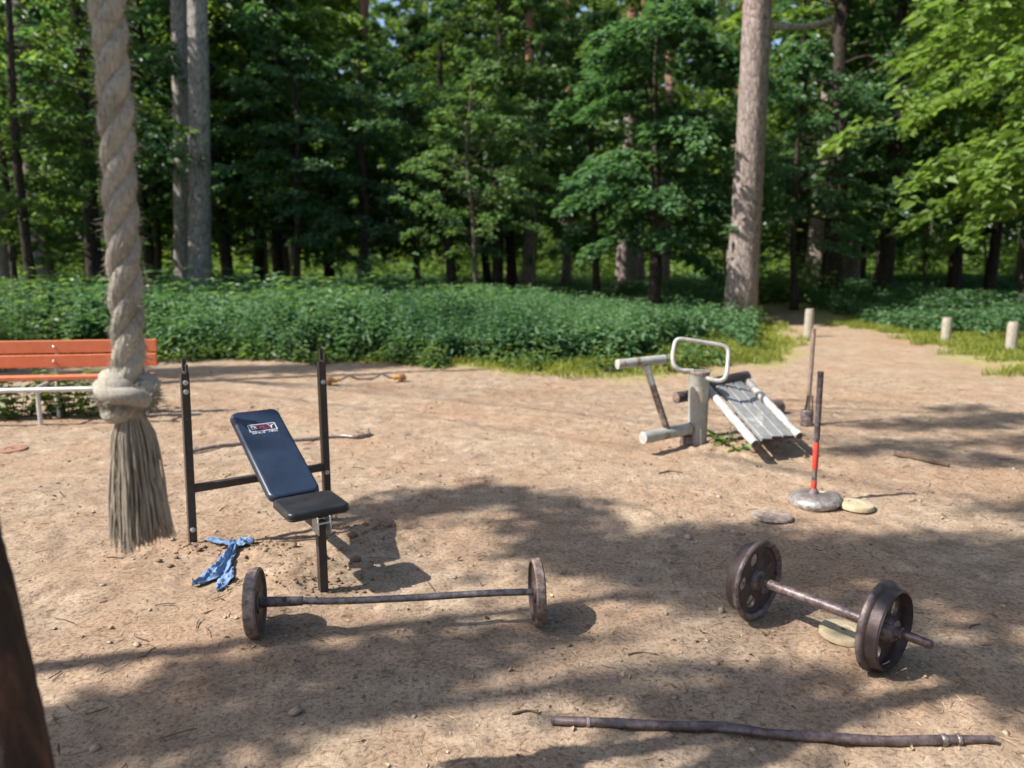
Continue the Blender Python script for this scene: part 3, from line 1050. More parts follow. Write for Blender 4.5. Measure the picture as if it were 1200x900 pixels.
k = 420
x2 = rng.uniform(-13, 3, k)
y2 = rng.uniform(11.5, 18.5, k)
k2 = (vnoise(x2 * .6, y2 * .6, 46) > .02) & (poly_sd(x2, y2, DIRT) > .5)
x2, y2 = x2[k2], y2[k2]
C, D, NN, LL = plant_leaves(x2, y2, rng.uniform(.5, .95, len(x2)) * np.clip(.95 - .05 * (x2 + 2.5), .5, 1.1), 9, .24, 1.0, rng)
me = leaf_mesh('tall_herbs', C, D, NN, LL, LL * .42, M['leaf_pale_lit'], None, .15, .35)
tag(put('tall_herbs', me), 'taller long-leaved herbs standing among the nettles', 'undergrowth', kind='stuff')
k = 5000
x = rng.uniform(-14, 5.5, k)
y = rng.uniform(10.2, 14.5, k)
s_ = poly_sd(x, y, DIRT)
keep = (s_ > -.2 + .8 * vnoise(x * 1.7, y * 1.7, 37)) & (s_ < 1.6) & (x < 3.4 + .8 * vnoise(y * 2, x * 2, 47)) & (vnoise(x * 1.3, y * 1.3, 38) > -.1)
x, y = x[keep], y[keep]
C, D, NN, LL = plant_leaves(x, y, rng.uniform(.08, .42, len(x)), 4, .13, 1.0, rng)
me = leaf_mesh('edge_weeds', C, D, NN, LL, LL * rng.uniform(.3, .7, len(LL)), M['leaf_mid'], None, .2, .25)
tag(put('edge_weeds', me), 'low ragged weeds along the foot of the nettles', 'undergrowth', kind='stuff')

# low ground cover right of the path and across the wood floor
k = 15000
x = np.concatenate([rng.uniform(4, 22, k), rng.uniform(-30, 30, 22000)])
y = np.concatenate([rng.uniform(12, 30, k), rng.uniform(19, 60, 22000)])
s_ = poly_sd(x, y, DIRT)
keep = (s_ > .5 + vnoise(x, y, 41)) & ((x > lim.max() if False else x > a1[0] - .2) | (y > 19.5)) & ((x < 4.6) | (s_ > np.where(y > 15, .35, 2.6)))
x, y = x[keep], y[keep]
h = (.28 + .35 * (vnoise(x * .4, y * .4, 42) + .5)) * rng.uniform(.6, 1.3, len(x)) * np.where(y > 30, .8, 1)
C, D, NN, LL = plant_leaves(x, y, h, 3, .16, 1.0, rng)
LL = LL * np.where(C[:, 1] > 28, 1.9, 1.0)
me = leaf_mesh('ground_cover', C, D, NN, LL, LL * .6, M['leaf_nettle'], None, .2, .2)
tag(put('ground_cover', me), 'low leafy plants carpeting the wood floor', 'ground cover', kind='stuff')

# sunny scrub far back: the bright green seen between the trunks
k = 4600
x = rng.uniform(-44, 44, k)
y = rng.uniform(38, 62, k)
keep = vnoise(x * .16, y * .16, 44) > -.2
x, y = x[keep], y[keep]
h = rng.uniform(.6, 2.0, len(x)) * (1 + 1.2 * vnoise(x * .3, y * .3, 45))
C, D, NN, LL = plant_leaves(x, y, h, 5, .34, 1.0, rng)
me = leaf_mesh('scrub', C, D, NN, LL, LL * .6, M['leaf_bright'], None, .2, .2)
tag(put('scrub', me), 'bright green scrub growing between the far trunks', 'undergrowth', kind='stuff')

# grass
k = 170000
x = np.concatenate([rng.uniform(-3, 11, 120000), rng.uniform(6, 15, 50000)])
y = np.concatenate([rng.uniform(7.5, 18, 120000), rng.uniform(9, 19, 50000)])
s_ = poly_sd(x, y, DIRT) + .7 * vnoise(x * 1.4, y * 1.4, 51) + .9 * (x > 5.3) * vnoise(x * 3, y * 3, 53)
left = (x < 5.3)
keep = ((s_ > -.25) & (s_ < 2.4) & left) | ((s_ > -.2) & (s_ < 4.5) & ~left)
keep &= (vnoise(x * 2.2, y * 2.2, 52) > -.25) & (rng.random(k) < np.clip(.5 + s_, .15, 1))
x, y = x[keep], y[keep]
d = np.stack([rng.normal(0, .35, len(x)), rng.normal(0, .35, len(x)), np.ones(len(x))], 1)
L = rng.uniform(.05, .16, len(x))
me = leaf_mesh('grass', np.stack([x, y, gz(x, y) - .01], 1), d, rand_unit(len(x)), L, np.full(len(x), .011), M['grass'], None, .1, .25)
tag(put('grass', me), 'thin sunlit grass between the sand and the nettles', 'grass', kind='stuff')


# single leafy plants
def herb(name, label, base, hgt, nst, leafL, mat, group=None, wide=.25, lev=4):
    t = thing(name, label, 'plant', (base[0], base[1], float(gz(base[0], base[1]))), group)
    C, D, NN, LL = [], [], [], []
    mb = MB()
    for i in range(nst):
        a = rng.uniform(0, 6.28)
        r = wide * math.sqrt(rng.random())
        p0 = np.array([base[0] + r * .5 * math.cos(a), base[1] + r * .5 * math.sin(a), float(gz(base[0], base[1])) - .02])
        hh = hgt * rng.uniform(.5, 1.05)
        p1 = p0 + np.array([r * math.cos(a) * .8, r * math.sin(a) * .8, hh])
        pth = spline([p0, (p0 + p1) / 2 + np.array([0, 0, .08 * hh]), p1], 6)
        mb.tube(pth, np.linspace(.006, .002, 6), 5, False)
        for lv in range(lev):
            q = pth[min(5, 1 + int(lv * 5 / lev))]
            for sg in (0, math.pi):
                b_ = lv * 1.6 + sg + rng.uniform(-.6, .6)
                C.append(q)
                D.append(np.array([math.cos(b_), math.sin(b_), rng.uniform(-.3, .5)]))
                NN.append(np.array([0, 0, 1.0]) + rng.normal(size=3) * .3)
                LL.append(leafL * rng.uniform(.7, 1.25))
    mb.build('stem', M['leaf_weed'], t)
    C, D, NN, LL = map(np.array, (C, D, NN, LL))
    put('foliage', leaf_mesh('foliage', C - ORG[t.name], D, NN, LL, LL * .58, M[mat]), t)
    return t


for px, py, hg, ns, lab in ((-30, 492, .36, 14, 'weedy plant under the park bench, leftmost and cut by the frame'), (20, 488, .40, 18, 'leafy weed under the park bench just left of its white leg'),
                            (75, 486, .44, 20, 'tallest leafy weed under the park bench just right of its white leg'), (112, 488, .36, 14, 'leafy weed under the park bench showing left of the rope tassel'),
                            (172, 484, .26, 8, 'sparse weed at the bench end peeping out right of the rope knot')):
    herb('weed', lab, G(px, py)[:2], hg, ns, .085, 'leaf_weed', 'weeds under the park bench', .26, 5)
for px, py, hg, ns, lab in ((852, 528, .13, 6, 'pale green weed tuft beside the foot of the machine post'), (888, 524, .12, 4, 'small weed tuft in the shade below the tube slope'),
                            (838, 516, .12, 4, 'tiny weed right behind the foot of the machine post'), (862, 533, .07, 4, 'smallest weed in front of the exercise machine')):
    herb('weed', lab, G(px, py)[:2], hg, max(2, ns // 2), .075, 'leaf_weed', 'weeds round the exercise machine', .14, 2)
herb('shrub', 'sunlit shrub with small pale leaves behind the left end of the park bench', (-7.3, 10.6), 1.25, 70, .085, 'leaf_pale_lit', None, .7, 9)
for px_, Y_, hg_, lab_ in ((893, 24.5, 1.3, 'bushy green shrub where the path fades, close behind the stout pine'), (932, 25.5, 1.1, 'low green shrub where the path fades, left of the knobbly black trunk'), (915, 28.0, 1.7, 'tallest green shrub closing the gap at the end of the path')):
    herb('shrub', lab_, XY(px_, Y_), hg_, 60, .15, 'leaf_mid', None, 1.5, 8)
for px_, Y_, hg_, mt_, lab_ in ((70, 15.5, 1.35, 'leaf_mid', 'round green bush rising above the nettles at far left'), (262, 16.5, 1.3, 'leaf_nettle', 'leafy bush above the nettles right of the pale pine pair'),
                                (345, 15.0, 1.15, 'leaf_pale_lit', 'pale green bush among the nettles left of the middle'), (510, 15.5, 1.0, 'leaf_mid', 'small bush standing out of the nettles at the middle'), (150, 14.0, 1.15, 'leaf_pale_lit', 'pale bush in the nettles behind the rope')):
    herb('shrub', lab_, XY(px_, Y_), hg_, 60, .13, mt_, None, 1.3, 9)
herb('nettle', 'taller leafy clump standing out above the nettles left of the middle', XY(440, 19.0), 1.75, 34, .17, 'leaf_nettle', None, .9, 8)

# ------------------------------------------------------------------ litter on the sand
k = 46000
x = rng.uniform(-5, 5.5, k)
y = 1.9 + 8.2 * rng.random(k) ** 1.3
keep = (poly_sd(x, y, DIRT) < -.05) & (rng.random(k) < np.clip(.55 + 1.3 * vnoise(x * .9, y * .9, 61) + .8 * vnoise(x * 3.2, y * 3.2, 62), .04, 1))
x, y = x[keep], y[keep]
a = rng.uniform(0, 6.28, len(x))
d = np.stack([np.cos(a), np.sin(a), rng.normal(0, .06, len(x))], 1)
L = rng.uniform(.02, .075, len(x))
me = leaf_mesh('needle_litter', np.stack([x, y, gz(x, y) + .004], 1), d, np.tile([0, 0, 1.0], (len(x), 1)), L, rng.uniform(.0016, .0036, len(x)), None, rng.random(len(x)), .3, .05)
m, nt, b = new_mat('dry_litter')
aa = N(nt, 'ShaderNodeAttribute', attribute_name='tint')
nt.links.new(ramp(nt, aa.outputs['Fac'], [(.0, (.15, .10, .065)), (.3, (.27, .18, .115)), (.8, (.46, .34, .22)), (1, (.58, .47, .34))]), b.inputs['Base Color'])
b.inputs['Roughness'].default_value = .8
M['litter'] = m
me.materials.append(m)
tag(put('needle_litter', me), 'dry pine needles strewn over the sand', 'litter', kind='stuff')
k = 5200
x = rng.uniform(-5, 5.5, k)
y = 1.9 + 8.5 * rng.random(k) ** 1.4
keep = (poly_sd(x, y, DIRT) < -.05) & (rng.random(k) < np.clip(.45 + 1.2 * vnoise(x * 1.1, y * 1.1, 63), .06, 1))
x, y = x[keep], y[keep]
d = rand_unit(len(x)) * np.array([1, 1, .25])
L = rng.uniform(.008, .030, len(x))
me = leaf_mesh('bark_litter', np.stack([x, y, gz(x, y) + .004], 1), d, np.array([0, 0, 1.0]) + rand_unit(len(x)) * .5, L, L * rng.uniform(.3, .8, len(x)), M['litter'], rng.random(len(x)) * .8, .5, .1)
tag(put('bark_litter', me), 'bark flakes and crumbled dead leaves on the sand', 'litter', kind='stuff')


k = 900
x = rng.uniform(-5, 5.5, k)
y = 1.9 + 8 * rng.random(k) ** 1.3
keep = (poly_sd(x, y, DIRT) < -.05) & (rng.random(k) < np.clip(.4 + 1.5 * vnoise(x * .8, y * .8, 64), .03, 1))
x, y = x[keep], y[keep]
a = rng.uniform(0, 6.28, len(x))
mb = MB()
for x_, y_, a_ in zip(x, y, a):
    l_ = rng.uniform(.03, .13)
    p0 = np.array([x_, y_, float(gz(x_, y_)) + .005])
    p1 = p0 + np.array([math.cos(a_) * l_, math.sin(a_) * l_, rng.uniform(0, .008)])
    mb.tube([p0, (p0 + p1) / 2 + rng.normal(size=3) * [.006, .006, .002], p1], rng.uniform(.0012, .003), 5)
tag(mb.build('twig_litter', M['twig']), 'thin broken twigs strewn over the sand', 'litter', kind='stuff')


def pebble_mesh(name, px, py, pr, mat):
    base = np.array([[0, 0, 1], [.9, 0, .45], [.28, .86, .45], [-.73, .53, .45], [-.73, -.53, .45], [.28, -.86, .45],
                     [.73, .53, -.45], [-.28, .86, -.45], [-.9, 0, -.45], [-.28, -.86, -.45], [.73, -.53, -.45], [0, 0, -1]])
    fc = np.array([[0, 1, 2], [0, 2, 3], [0, 3, 4], [0, 4, 5], [0, 5, 1], [1, 6, 2], [2, 7, 3], [3, 8, 4], [4, 9, 5], [5, 10, 1],
                   [6, 7, 2], [7, 8, 3], [8, 9, 4], [9, 10, 5], [10, 6, 1], [11, 7, 6], [11, 8, 7], [11, 9, 8], [11, 10, 9], [11, 6, 10]])
    k = len(px)
    sc = pr[:, None, None] * (1 + .3 * rng.normal(size=(k, 12, 1)).clip(-1, 1)) * rng.uniform(.6, 1.3, (k, 1, 3)) * np.array([1, 1, .65])
    a = rng.uniform(0, 6.28, k)
    v = base[None] * sc
    ca, sa = np.cos(a)[:, None], np.sin(a)[:, None]
    v = np.stack([v[..., 0] * ca - v[..., 1] * sa, v[..., 0] * sa + v[..., 1] * ca, v[..., 2]], -1)
    v += np.stack([px, py, gz(px, py) + pr * .25], 1)[:, None]
    f = (np.arange(k)[:, None, None] * 12 + fc[None]).reshape(-1, 3)
    return np_mesh(name, v.reshape(-1, 3), f, mat, smooth=True)


x = rng.uniform(-4.5, 5, 1500)
y = 1.9 + 6.5 * rng.random(1500) ** 1.3
tag(put('pebbles', pebble_mesh('pebbles', x, y, rng.exponential(.0035, 1500) + .003, M['stone'])), 'small pebbles scattered over the sand', 'pebbles', kind='stuff')
cl = []
for px, py, sx, sy, k in ((350, 672, .16, .13, 80), (310, 642, .14, .06, 80), (232, 648, .13, .07, 60), (390, 690, .1, .06, 50), (860, 528, .3, .12, 90), (905, 512, .25, .2, 60), (420, 620, .12, .08, 60), (205, 650, .25, .12, 30), (780, 560, 1.2, .4, 30)):
    g = G(px, py)
    cl.append(np.stack([g[0] + rng.normal(0, sx, k), g[1] + rng.normal(0, sy, k)], 1))
cl = np.concatenate(cl)
tag(put('soil_crumbs', pebble_mesh('soil_crumbs', cl[:, 0], cl[:, 1], rng.exponential(.0042, len(cl)) + .003, M['soil'])), 'crumbled dark soil kicked up round the equipment feet', 'soil', kind='stuff')
for px, py, r, lab in ((345, 838, .026, 'rounded brown stone in the left foreground shade'), (160, 757, .02, 'dark stone on the edge of the trunk shadow at left'), (838, 777, .017, 'small yellow stone in front of the wheeled axle'),
                       (552, 818, .014, 'small stone in the middle foreground'), (785, 657, .014, 'pale stone in the shaded middle ground'), (120, 688, .013, 'dark stone on the sunny sand below the rope'),
                       (1163, 733, .016, 'pale stone near the right edge beyond the axle'), (112, 878, .02, 'stone in the bottom left corner')):
    g = G(px, py)
    o = put('stone', pebble_mesh('stone', np.array([0.]), np.array([0.]), np.array([r]), M['stone']))
    o.location = (g[0], g[1], float(gz(g[0], g[1])) - float(gz(0., 0.)))
    tag(o, lab, 'stone', 'loose stones on the sand')


def stick(name, label, pts, r, mat, cat='stick', group=None, n=8):
    g = [G(px, py) for px, py in pts]
    w = [np.array([q[0], q[1], float(gz(q[0], q[1])) + r * .7]) for q in g]
    p = spline(w, 24)
    o = MB().tube(p, np.linspace(r, r * .6, 24), n).build(name, mat, None, origin=w[0])
    return tag(o, label, cat, group)


for pts, r, lab in ((((600, 838), (618, 834), (632, 836)), .005, 'short dark twig left of the iron rod'), (((736, 768), (752, 764), (770, 767)), .005, 'pale twig lying in front of the shaded patch'),
                    (((1048, 536), (1078, 541), (1112, 548)), .022, 'dark rotten branch on the dappled sand at right'), (((772, 556), (786, 553), (800, 556)), .007, 'dark twig on the sunny sand behind the shade'),
                    (((300, 640), (340, 633), (385, 630)), .006, 'thin dark twig beside the blue rag')):
    stick('twig', lab, pts, r, M['twig'], 'twig', 'twigs on the sand')

# ------------------------------------------------------------------ leaning log at the lower left
lt = 1.42
e0, e1 = ray(50, 900) * lt + [0, 0, CAMH], ray(-10, 630) * lt + [0, 0, CAMH]
ax = e1 - e0
ax /= np.linalg.norm(ax)
rl = .062
c0 = e0 + np.array([-rl * 1.02 - .012, 0.02, -rl * .2])
foot = c0 - ax * (c0[2] + .1) / ax[2]
pts = np.array([foot + ax * s for s in np.linspace(0, 3.2, 24)])
bps = [(3, 1.0, .05), (5, 2.0, .04), (9, 4.0, .03), (14, 1.0, .02)]
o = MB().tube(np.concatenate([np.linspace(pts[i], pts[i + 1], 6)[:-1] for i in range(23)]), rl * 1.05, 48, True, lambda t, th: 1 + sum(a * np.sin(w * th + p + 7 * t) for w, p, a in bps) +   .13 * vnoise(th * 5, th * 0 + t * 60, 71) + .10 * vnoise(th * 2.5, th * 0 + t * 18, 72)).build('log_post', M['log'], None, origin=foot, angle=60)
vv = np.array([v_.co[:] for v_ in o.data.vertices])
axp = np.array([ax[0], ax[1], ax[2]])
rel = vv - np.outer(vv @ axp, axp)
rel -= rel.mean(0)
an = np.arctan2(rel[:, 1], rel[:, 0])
bare = np.clip((-rel[:, 0] / rl - .25 + 1.1 * vnoise(vv[:, 2] * 5, an * 1.5, 73)) * 4, 0, 1)  # stripped wood on the left, where sunlight is put into the colour
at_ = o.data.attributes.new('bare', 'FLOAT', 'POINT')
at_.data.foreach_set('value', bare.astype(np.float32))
tag(o, 'leaning log post with bark painted shade-dark, a painted lit side and old red paint, cut by the left edge', 'post')

# ------------------------------------------------------------------ rope
RY = 1.84
KS = RY / 2.0
rc = spline([P(118, -120, RY), P(125, 0, RY), P(130, 60, RY), P(136, 140, RY), P(140, 220, RY), P(145, 300, RY), P(149, 380, RY), P(151, 445, RY)], 60)
updir = rc[0] - rc[3]
updir /= np.linalg.norm(updir)
rc = np.concatenate([[rc[0] + updir * s for s in np.arange(2.2, 0.01, -.05)], rc])
seg = np.linalg.norm(np.diff(rc, axis=0), axis=1)
arc = np.concatenate([[0], np.cumsum(seg)])
ns = int(arc[-1] / .0085)
sa = np.linspace(0, arc[-1], ns)
rc = np.stack([np.interp(sa, arc, rc[:, i]) for i in range(3)], 1)
rope = thing('climbing_rope', 'thick twisted climbing rope with knot and frayed tassel hanging at left', 'rope', (rc[-1, 0], rc[-1, 1], 0))
RR = .0405 * KS
mb = MB()
lead = .25
hairs_c, hairs_d = [], []
for kx in range(3):
    ph = 2 * math.pi * (kx / 3 - sa / lead)
    off = RR * .45
    cen = rc + off * (np.cos(ph)[:, None] * np.array([1, 0, 0]) + np.sin(ph)[:, None] * np.array([0, 1, 0]))
    rfl = RR * .60 * (1 + .04 * np.sin(sa * 31 + kx) + .03 * np.sin(sa * 77 + kx * 2))
    mb.tube(cen, rfl, 54, True, lambda t, th: 1 + .10 * np.abs(np.sin(5.5 * th + 150 * t)) - .06 + .02 * np.sin(2 * th + 25 * t))
    out = (cen - rc) / np.linalg.norm(cen - rc, axis=1)[:, None]
    for _ in range(3600):
        i = rng.integers(ns // 2, ns - 1)
        dr = out[i] * .8 + rand_unit(1)[0] * .9
        hairs_c.append(cen[i] + dr / np.linalg.norm(dr) * rfl[i] * .96)
        hairs_d.append(dr + np.array([0, 0, -.4]))
mb.build('rope_strands', M['rope'], rope, angle=80)
kc = P(150, 463, RY)
# knot: two fat wraps and a crossing turn
mb = MB()


def ring(c, ra, rb, r, tilt, n=72, ph0=0., squash=1.):
    th = np.linspace(0, 2 * math.pi, n, endpoint=False)
    p = np.stack([ra * np.cos(th), rb * np.sin(th), .012 * np.sin(2 * th + ph0)], 1)
    p[:, 2] += math.tan(tilt) * p[:, 0]
    p = np.concatenate([p, p[:2]]) + c
    return mb.tube(p, r * (1 + .09 * np.sin(np.linspace(0, 19, n + 2) + ph0)), 60, False, lambda t, q: 1 + .05 * np.sin(3 * q + 15 * t) + .05 * np.abs(np.sin(7.5 * q + 18 * t)))


def kp(x, y, z):
    return kc + np.array([x, y, z]) * KS


ring(kp(.002, 0, .022), .041 * KS, .037 * KS, .034 * KS, R(-14), ph0=.4)
ring(kp(-.006, 0, -.027), .035 * KS, .033 * KS, .029 * KS, R(16), ph0=2.)
mb.tube(spline([kp(-.050, -.033, .033), kp(-.022, -.061, .013), kp(.033, -.055, .007), kp(.061, -.022, -.009)], 14), np.full(14, .024) * KS, 40, True, lambda t, q: 1 + .05 * np.abs(np.sin(5.5 * q + 8 * t)))
mb.tube(spline([kp(0, 0, .083), kp(0, 0, .0), kp(.004, 0, -.083)], 8), np.array([.036, .037, .037, .037, .037, .036, .034, .033]) * KS, 16)
for _ in range(4200):
    q = rand_unit(1)[0] * np.array([1, 1, .7])
    hairs_c.append(kc + q * np.array([.076, .071, .070]) * KS)
    hairs_d.append(q + rng.normal(size=3) * .8 + [0, 0, -.5])
mb.build('knot', M['rope'], rope, angle=80)
hc = np.array(hairs_c)
hd = np.array(hairs_d)
Lh = .004 + rng.exponential(.006, len(hc)).clip(0, .03)
fz = leaf_mesh('fuzz', hc - ORG[rope.name], hd, rand_unit(len(hc)), Lh, np.full(len(hc), .0010), M['rope'], None, .1, .3)
put('fuzz', fz, rope)
# tassel
mb = MB()
t0 = P(152, 492, RY)
t1 = P(163, 632, RY)
nclump = 34
cla = rng.uniform(0, 6.28, nclump)
clr = np.sqrt(rng.random(nclump))
for i in range(520):
    c_ = rng.integers(nclump)
    a, rr_ = cla[c_] + rng.normal(0, .14), min(1.05, clr[c_] + rng.normal(0, .07))
    b0 = np.array([math.cos(a) * .045 * KS * rr_, math.sin(a) * .043 * KS * rr_, 0])
    b1 = np.array([math.cos(a) * .092 * KS * rr_, math.sin(a) * .084 * KS * rr_, 0])
    ln = 1 + rng.normal(0, .025) + .03 * math.sin(3 * a) - .03 * rr_
    s = np.linspace(0, 1, 9)[:, None]
    wv = rng.normal(size=(1, 3)) * .004 * np.sin(s * rng.uniform(4, 10) + rng.uniform(0, 6)) * np.array([1, 1, 0])
    p = t0 + (t1 - t0) * s * ln + b0 * (1 - s ** .8) + b1 * s ** .8 + wv
    p[0] = t0 + b0 * .6 + np.array([0, 0, .035])
    mb.tube(p, rng.uniform(.0016, .0030) * np.array([1, 1, 1, 1, 1, 1, 1, .9, .5]), 5, False)
mb.build('tassel', M['tassel'], rope, angle=80)

# ------------------------------------------------------------------ park bench
bl = G(48, 500)
bdir = np.array([.991, .13, 0])
bdir /= np.linalg.norm(bdir)
bbk = np.array([-bdir[1], bdir[0], 0])
up = np.array([0, 0, 1.0])
fr = bl.copy()
fr[2] = 0
bench = thing('park_bench', 'park bench with orange painted slats on a pale metal frame, cut by the left edge', 'bench', fr)


def bp(u, v, z):
    return fr + bdir * u + bbk * v + up * z


u0, u1 = -1.12, .965
for z0 in (.715, .575):
    MB().box(bp((u0 + u1) / 2, .40 + (z0 - .575) * .22, z0), bdir, bbk, up + bbk * .0, u1 - u0, .035, .125).build('back_slat', M['orange_paint'], bench, False, .006)
MB().box(bp((u0 + u1) / 2, .27, .43), bdir, bbk, up, u1 - u0, .12, .04).build('seat_slat', M['orange_paint'], bench, False, .006)
for u in (-.86, 0, .84):
    MB().tube([bp(u, 0, -.03), bp(u, 0, .37)], .019, 12).build('leg', M['white_metal'], bench)
    mb = MB()
    mb.tube([bp(u, 0, .375), bp(u, .40, .395)], .017, 12)
    mb.tube(spline([bp(u, .36, -.03), bp(u, .405, .40), bp(u, .440, .575), bp(u, .470, .715), bp(u, .478, .765)], 18), .017, 12)
    mb.build('side_frame', M['white_metal'], bench)
    mb = MB()
    for z0 in (.715, .575):
        mb.lathe([(0, .014), (.006, .013), (.011, .008), (.013, .002)], bp(u - .0, .381 + (z0 - .575) * .22, z0), -bbk, 14)
    mb.build('bolt', M['galv'], bench)
MB().tube([bp(u0 + .05, 0, .355), bp(.90, 0, .355)], .024, 12).build('front_rail', M['white_metal'], bench)

# ------------------------------------------------------------------ weight bench
wA = G(225, 640)
wd = np.array([.56, -.83, 0])
wd /= np.linalg.norm(wd)              # from the rack towards the front leg
wx = np.array([.83, .56, 0])
wx /= np.linalg.norm(wx)              # from the left to the right upright
WB = thing('weight_bench', 'weight bench with black uprights, dark blue backrest and a small seat pad', 'weight bench', (-1.1, 3.8, 0))
UA = np.array([wA[0], wA[1] + .01, 0])
UB = UA + wx * .785 + wd * .0
for s, U in ((0, UA), (1, UB)):
    lean = np.array([-.026 if s == 0 else .0, 0, 0])
    o = MB().bar(U + [0, 0, -.04], U - lean + [0, 0, .98], .042, .046, wd).build('upright', M['black_paint'], WB, False, .003)
    mb = MB()
    top = U - lean
    mb.bar(top + [0, 0, .975], top + [0, 0, 1.06], .020, .030, wd)
    mb.bar(top + wd * .012 + [0, 0, .99], top + wd * .07 + [0, 0, .985], .022, .012)
    mb.bar(top + wd * .066 + [0, 0, .985], top + wd * .075 + [0, 0, 1.035], .022, .012, wx)
    mb.build('bar_hook', M['black_paint'], WB, False, .002)
    for z in ((.93, .88, .10) if s == 0 else (.30, .86)):
        q = U - lean * z + wd * .0235 + [0, 0, z]
        MB().lathe([(-.002, .015), (.006, .014), (.010, .009), (.011, .002)], q, wd, 14).build('bolt', M['galv'], WB)
    mb = MB()
    for z in np.arange(.40, .86, .055):
        mb.lathe([(-.001, .0055), (.0012, .005)], U - lean * z + wd * .0232 + [0, 0, z], wd, 10)
    mb.build('peg_hole', M['roller'], WB)
CZ = .33
MB().bar(UA + np.array([.0086, 0, 0]) + wx * .019 + [0, 0, CZ], UB - wx * .0225 + [0, 0, CZ], .04, .042).build('crossbar', M['black_paint'], WB, False, .003)
mid = (UA + UB) / 2
legp = np.array([*G(379, 694)[:2], 0])
MB().bar(legp + [0, 0, -.04], legp + [0, 0, .365], .040, .040, wd).build('leg', M['black_paint'], WB, False, .003)
sp0 = mid + wd * .022 + np.array([0, 0, CZ])
sp1 = legp - wd * .022 + np.array([0, 0, .335])
MB().bar(sp0, sp1, .042, .042).build('spine', M['black_paint'], WB, False, .003)
# bracket on top of the leg
mb = MB()
for s in (-1, 1):
    mb.box(legp + wx * s * .030 + wd * .022 + [0, 0, .355], wd, wx, up, .085, .005, .085)
mb.box(legp + [0, 0, .383], wd, wx, up, .06, .052, .005)
mb.tube([legp + wd * .05 - wx * .042 + [0, 0, .365], legp + wd * .05 + wx * .042 + [0, 0, .365]], .005, 8)
mb.build('bracket', M['galv'], WB, False, .001)
# pads
sc_ = (G(345, 612, .40) + G(408, 598, .40) + G(311, 592, .40) + G(392, 580, .40)) / 4
sc_[2] = .388


def pad(outline, origin, ux, uy, th, name, mat, bev=.02):
    return MB().prism(outline, origin, ux, uy, th).build(name, M[mat], WB, True, bev, 5, angle=89)


seat_o = rounded(.30, .275, .035)
pad(seat_o, sc_, wx, -wd, .045, 'seat', 'vinyl_seat', .016)
def seam(outline, origin, ux, uy, off, parent):
    o_ = np.array(outline)
    p = np.asarray(origin) + o_[:, :1] * ux + o_[:, 1:] * uy + np.cross(ux, uy) * off
    p = np.concatenate([p, p[:1]])
    MB().tube(p, .0022, 6, False).build('seam', M['vinyl_seat'], parent)


seam([(x * 1.003, y * 1.003) for x, y in seat_o], sc_, wx, -wd, .014, WB)
b0 = (G(320, 583, .425) + G(374, 575, .425)) / 2
btop = np.array([-1.477, 4.135, .735])
ub = btop - b0
Lb = np.linalg.norm(ub)
ub /= Lb
ux = np.cross(ub, np.array([0, 0, 1.0]))
ux /= np.linalg.norm(ux)
nb_ = np.cross(ux, ub)
bc = (b0 + btop) / 2 - nb_ * .045
back = pad(rounded(.262, Lb, .045, 7, 1.03), bc, ux, ub, .048, 'backrest', 'vinyl', .018)
seam([(x * 1.004, y * 1.002) for x, y in rounded(.262, Lb, .045, 7, 1.03)], bc, ux, ub, .018, back)
# support under the backrest
mb = MB()
mb.bar(bc - ub * (Lb * .47) - nb_ * .013, bc + ub * (Lb * .42) - nb_ * .013, .035, .024, nb_)
mb.bar(mid + np.array([0, 0, CZ + .02]), bc + ub * (Lb * .30) - nb_ * .02, .03, .03, wx)
mb.build('back_support', M['black_paint'], WB, False, .002)
mb = MB()
for s in (-1, 1):
    mb.tube([b0 + ux * s * .05 - nb_ * .03, b0 + ux * s * .05 + wd * .055 - [0, 0, .045]], .009, 8)
mb.build('hinge', M['galv'], WB)


def text_part(txt, size, org, uX, uY, nrm, mat, parent, name, extr=.0006):
    cu = bpy.data.curves.new(name, 'FONT')
    cu.body = txt
    cu.size = size
    cu.extrude = extr
    cu.align_x = 'CENTER'
    cu.align_y = 'CENTER'
    to = bpy.data.objects.new('tmp_text', cu)
    COL.objects.link(to)
    bpy.context.view_layer.update()
    me = bpy.data.meshes.new_from_object(to.evaluated_get(bpy.context.evaluated_depsgraph_get()))
    bpy.data.objects.remove(to)
    v = np.empty(len(me.vertices) * 3)
    me.vertices.foreach_get('co', v)
    v = v.reshape(-1, 3)
    w = org + v[:, :1] * uX + v[:, 1:2] * uY + v[:, 2:] * nrm - ORG[WB.name]
    me.vertices.foreach_set('co', w.ravel())
    me.materials.clear()
    me.materials.append(mat)
    me.update()
    me.name = name
    return put(name, me, parent)


ctop = bc + nb_ * .0494 + ub * (Lb * .265)
mb = MB()
bw, bh, lw = .150, .062, .0045
for s in (-1, 1):
    mb.box(ctop + ub * s * bh / 2, ux, ub, nb_, bw, lw, .001)
    mb.box(ctop + ux * s * (bw / 2 - lw / 2), ux, ub, nb_, lw, bh - lw - .0002, .001)
mb.build('logo_frame', M['white_print'], back, False)
wx_ = ux * 1.28
text_part('B', .050, ctop - ux * .048, wx_, ub, nb_, M['white_print'], back, 'lettering')
text_part('OD', .050, ctop - ux * .004, wx_, ub, nb_, M['red_print'], back, 'lettering')
text_part('Y', .050, ctop + ux * .047, wx_, ub, nb_, M['white_print'], back, 'lettering')
text_part('SINCE  1965', .021, ctop - ub * .046 + ux * .002, wx_, ub, nb_, M['white_print'], back, 'lettering', .0004)

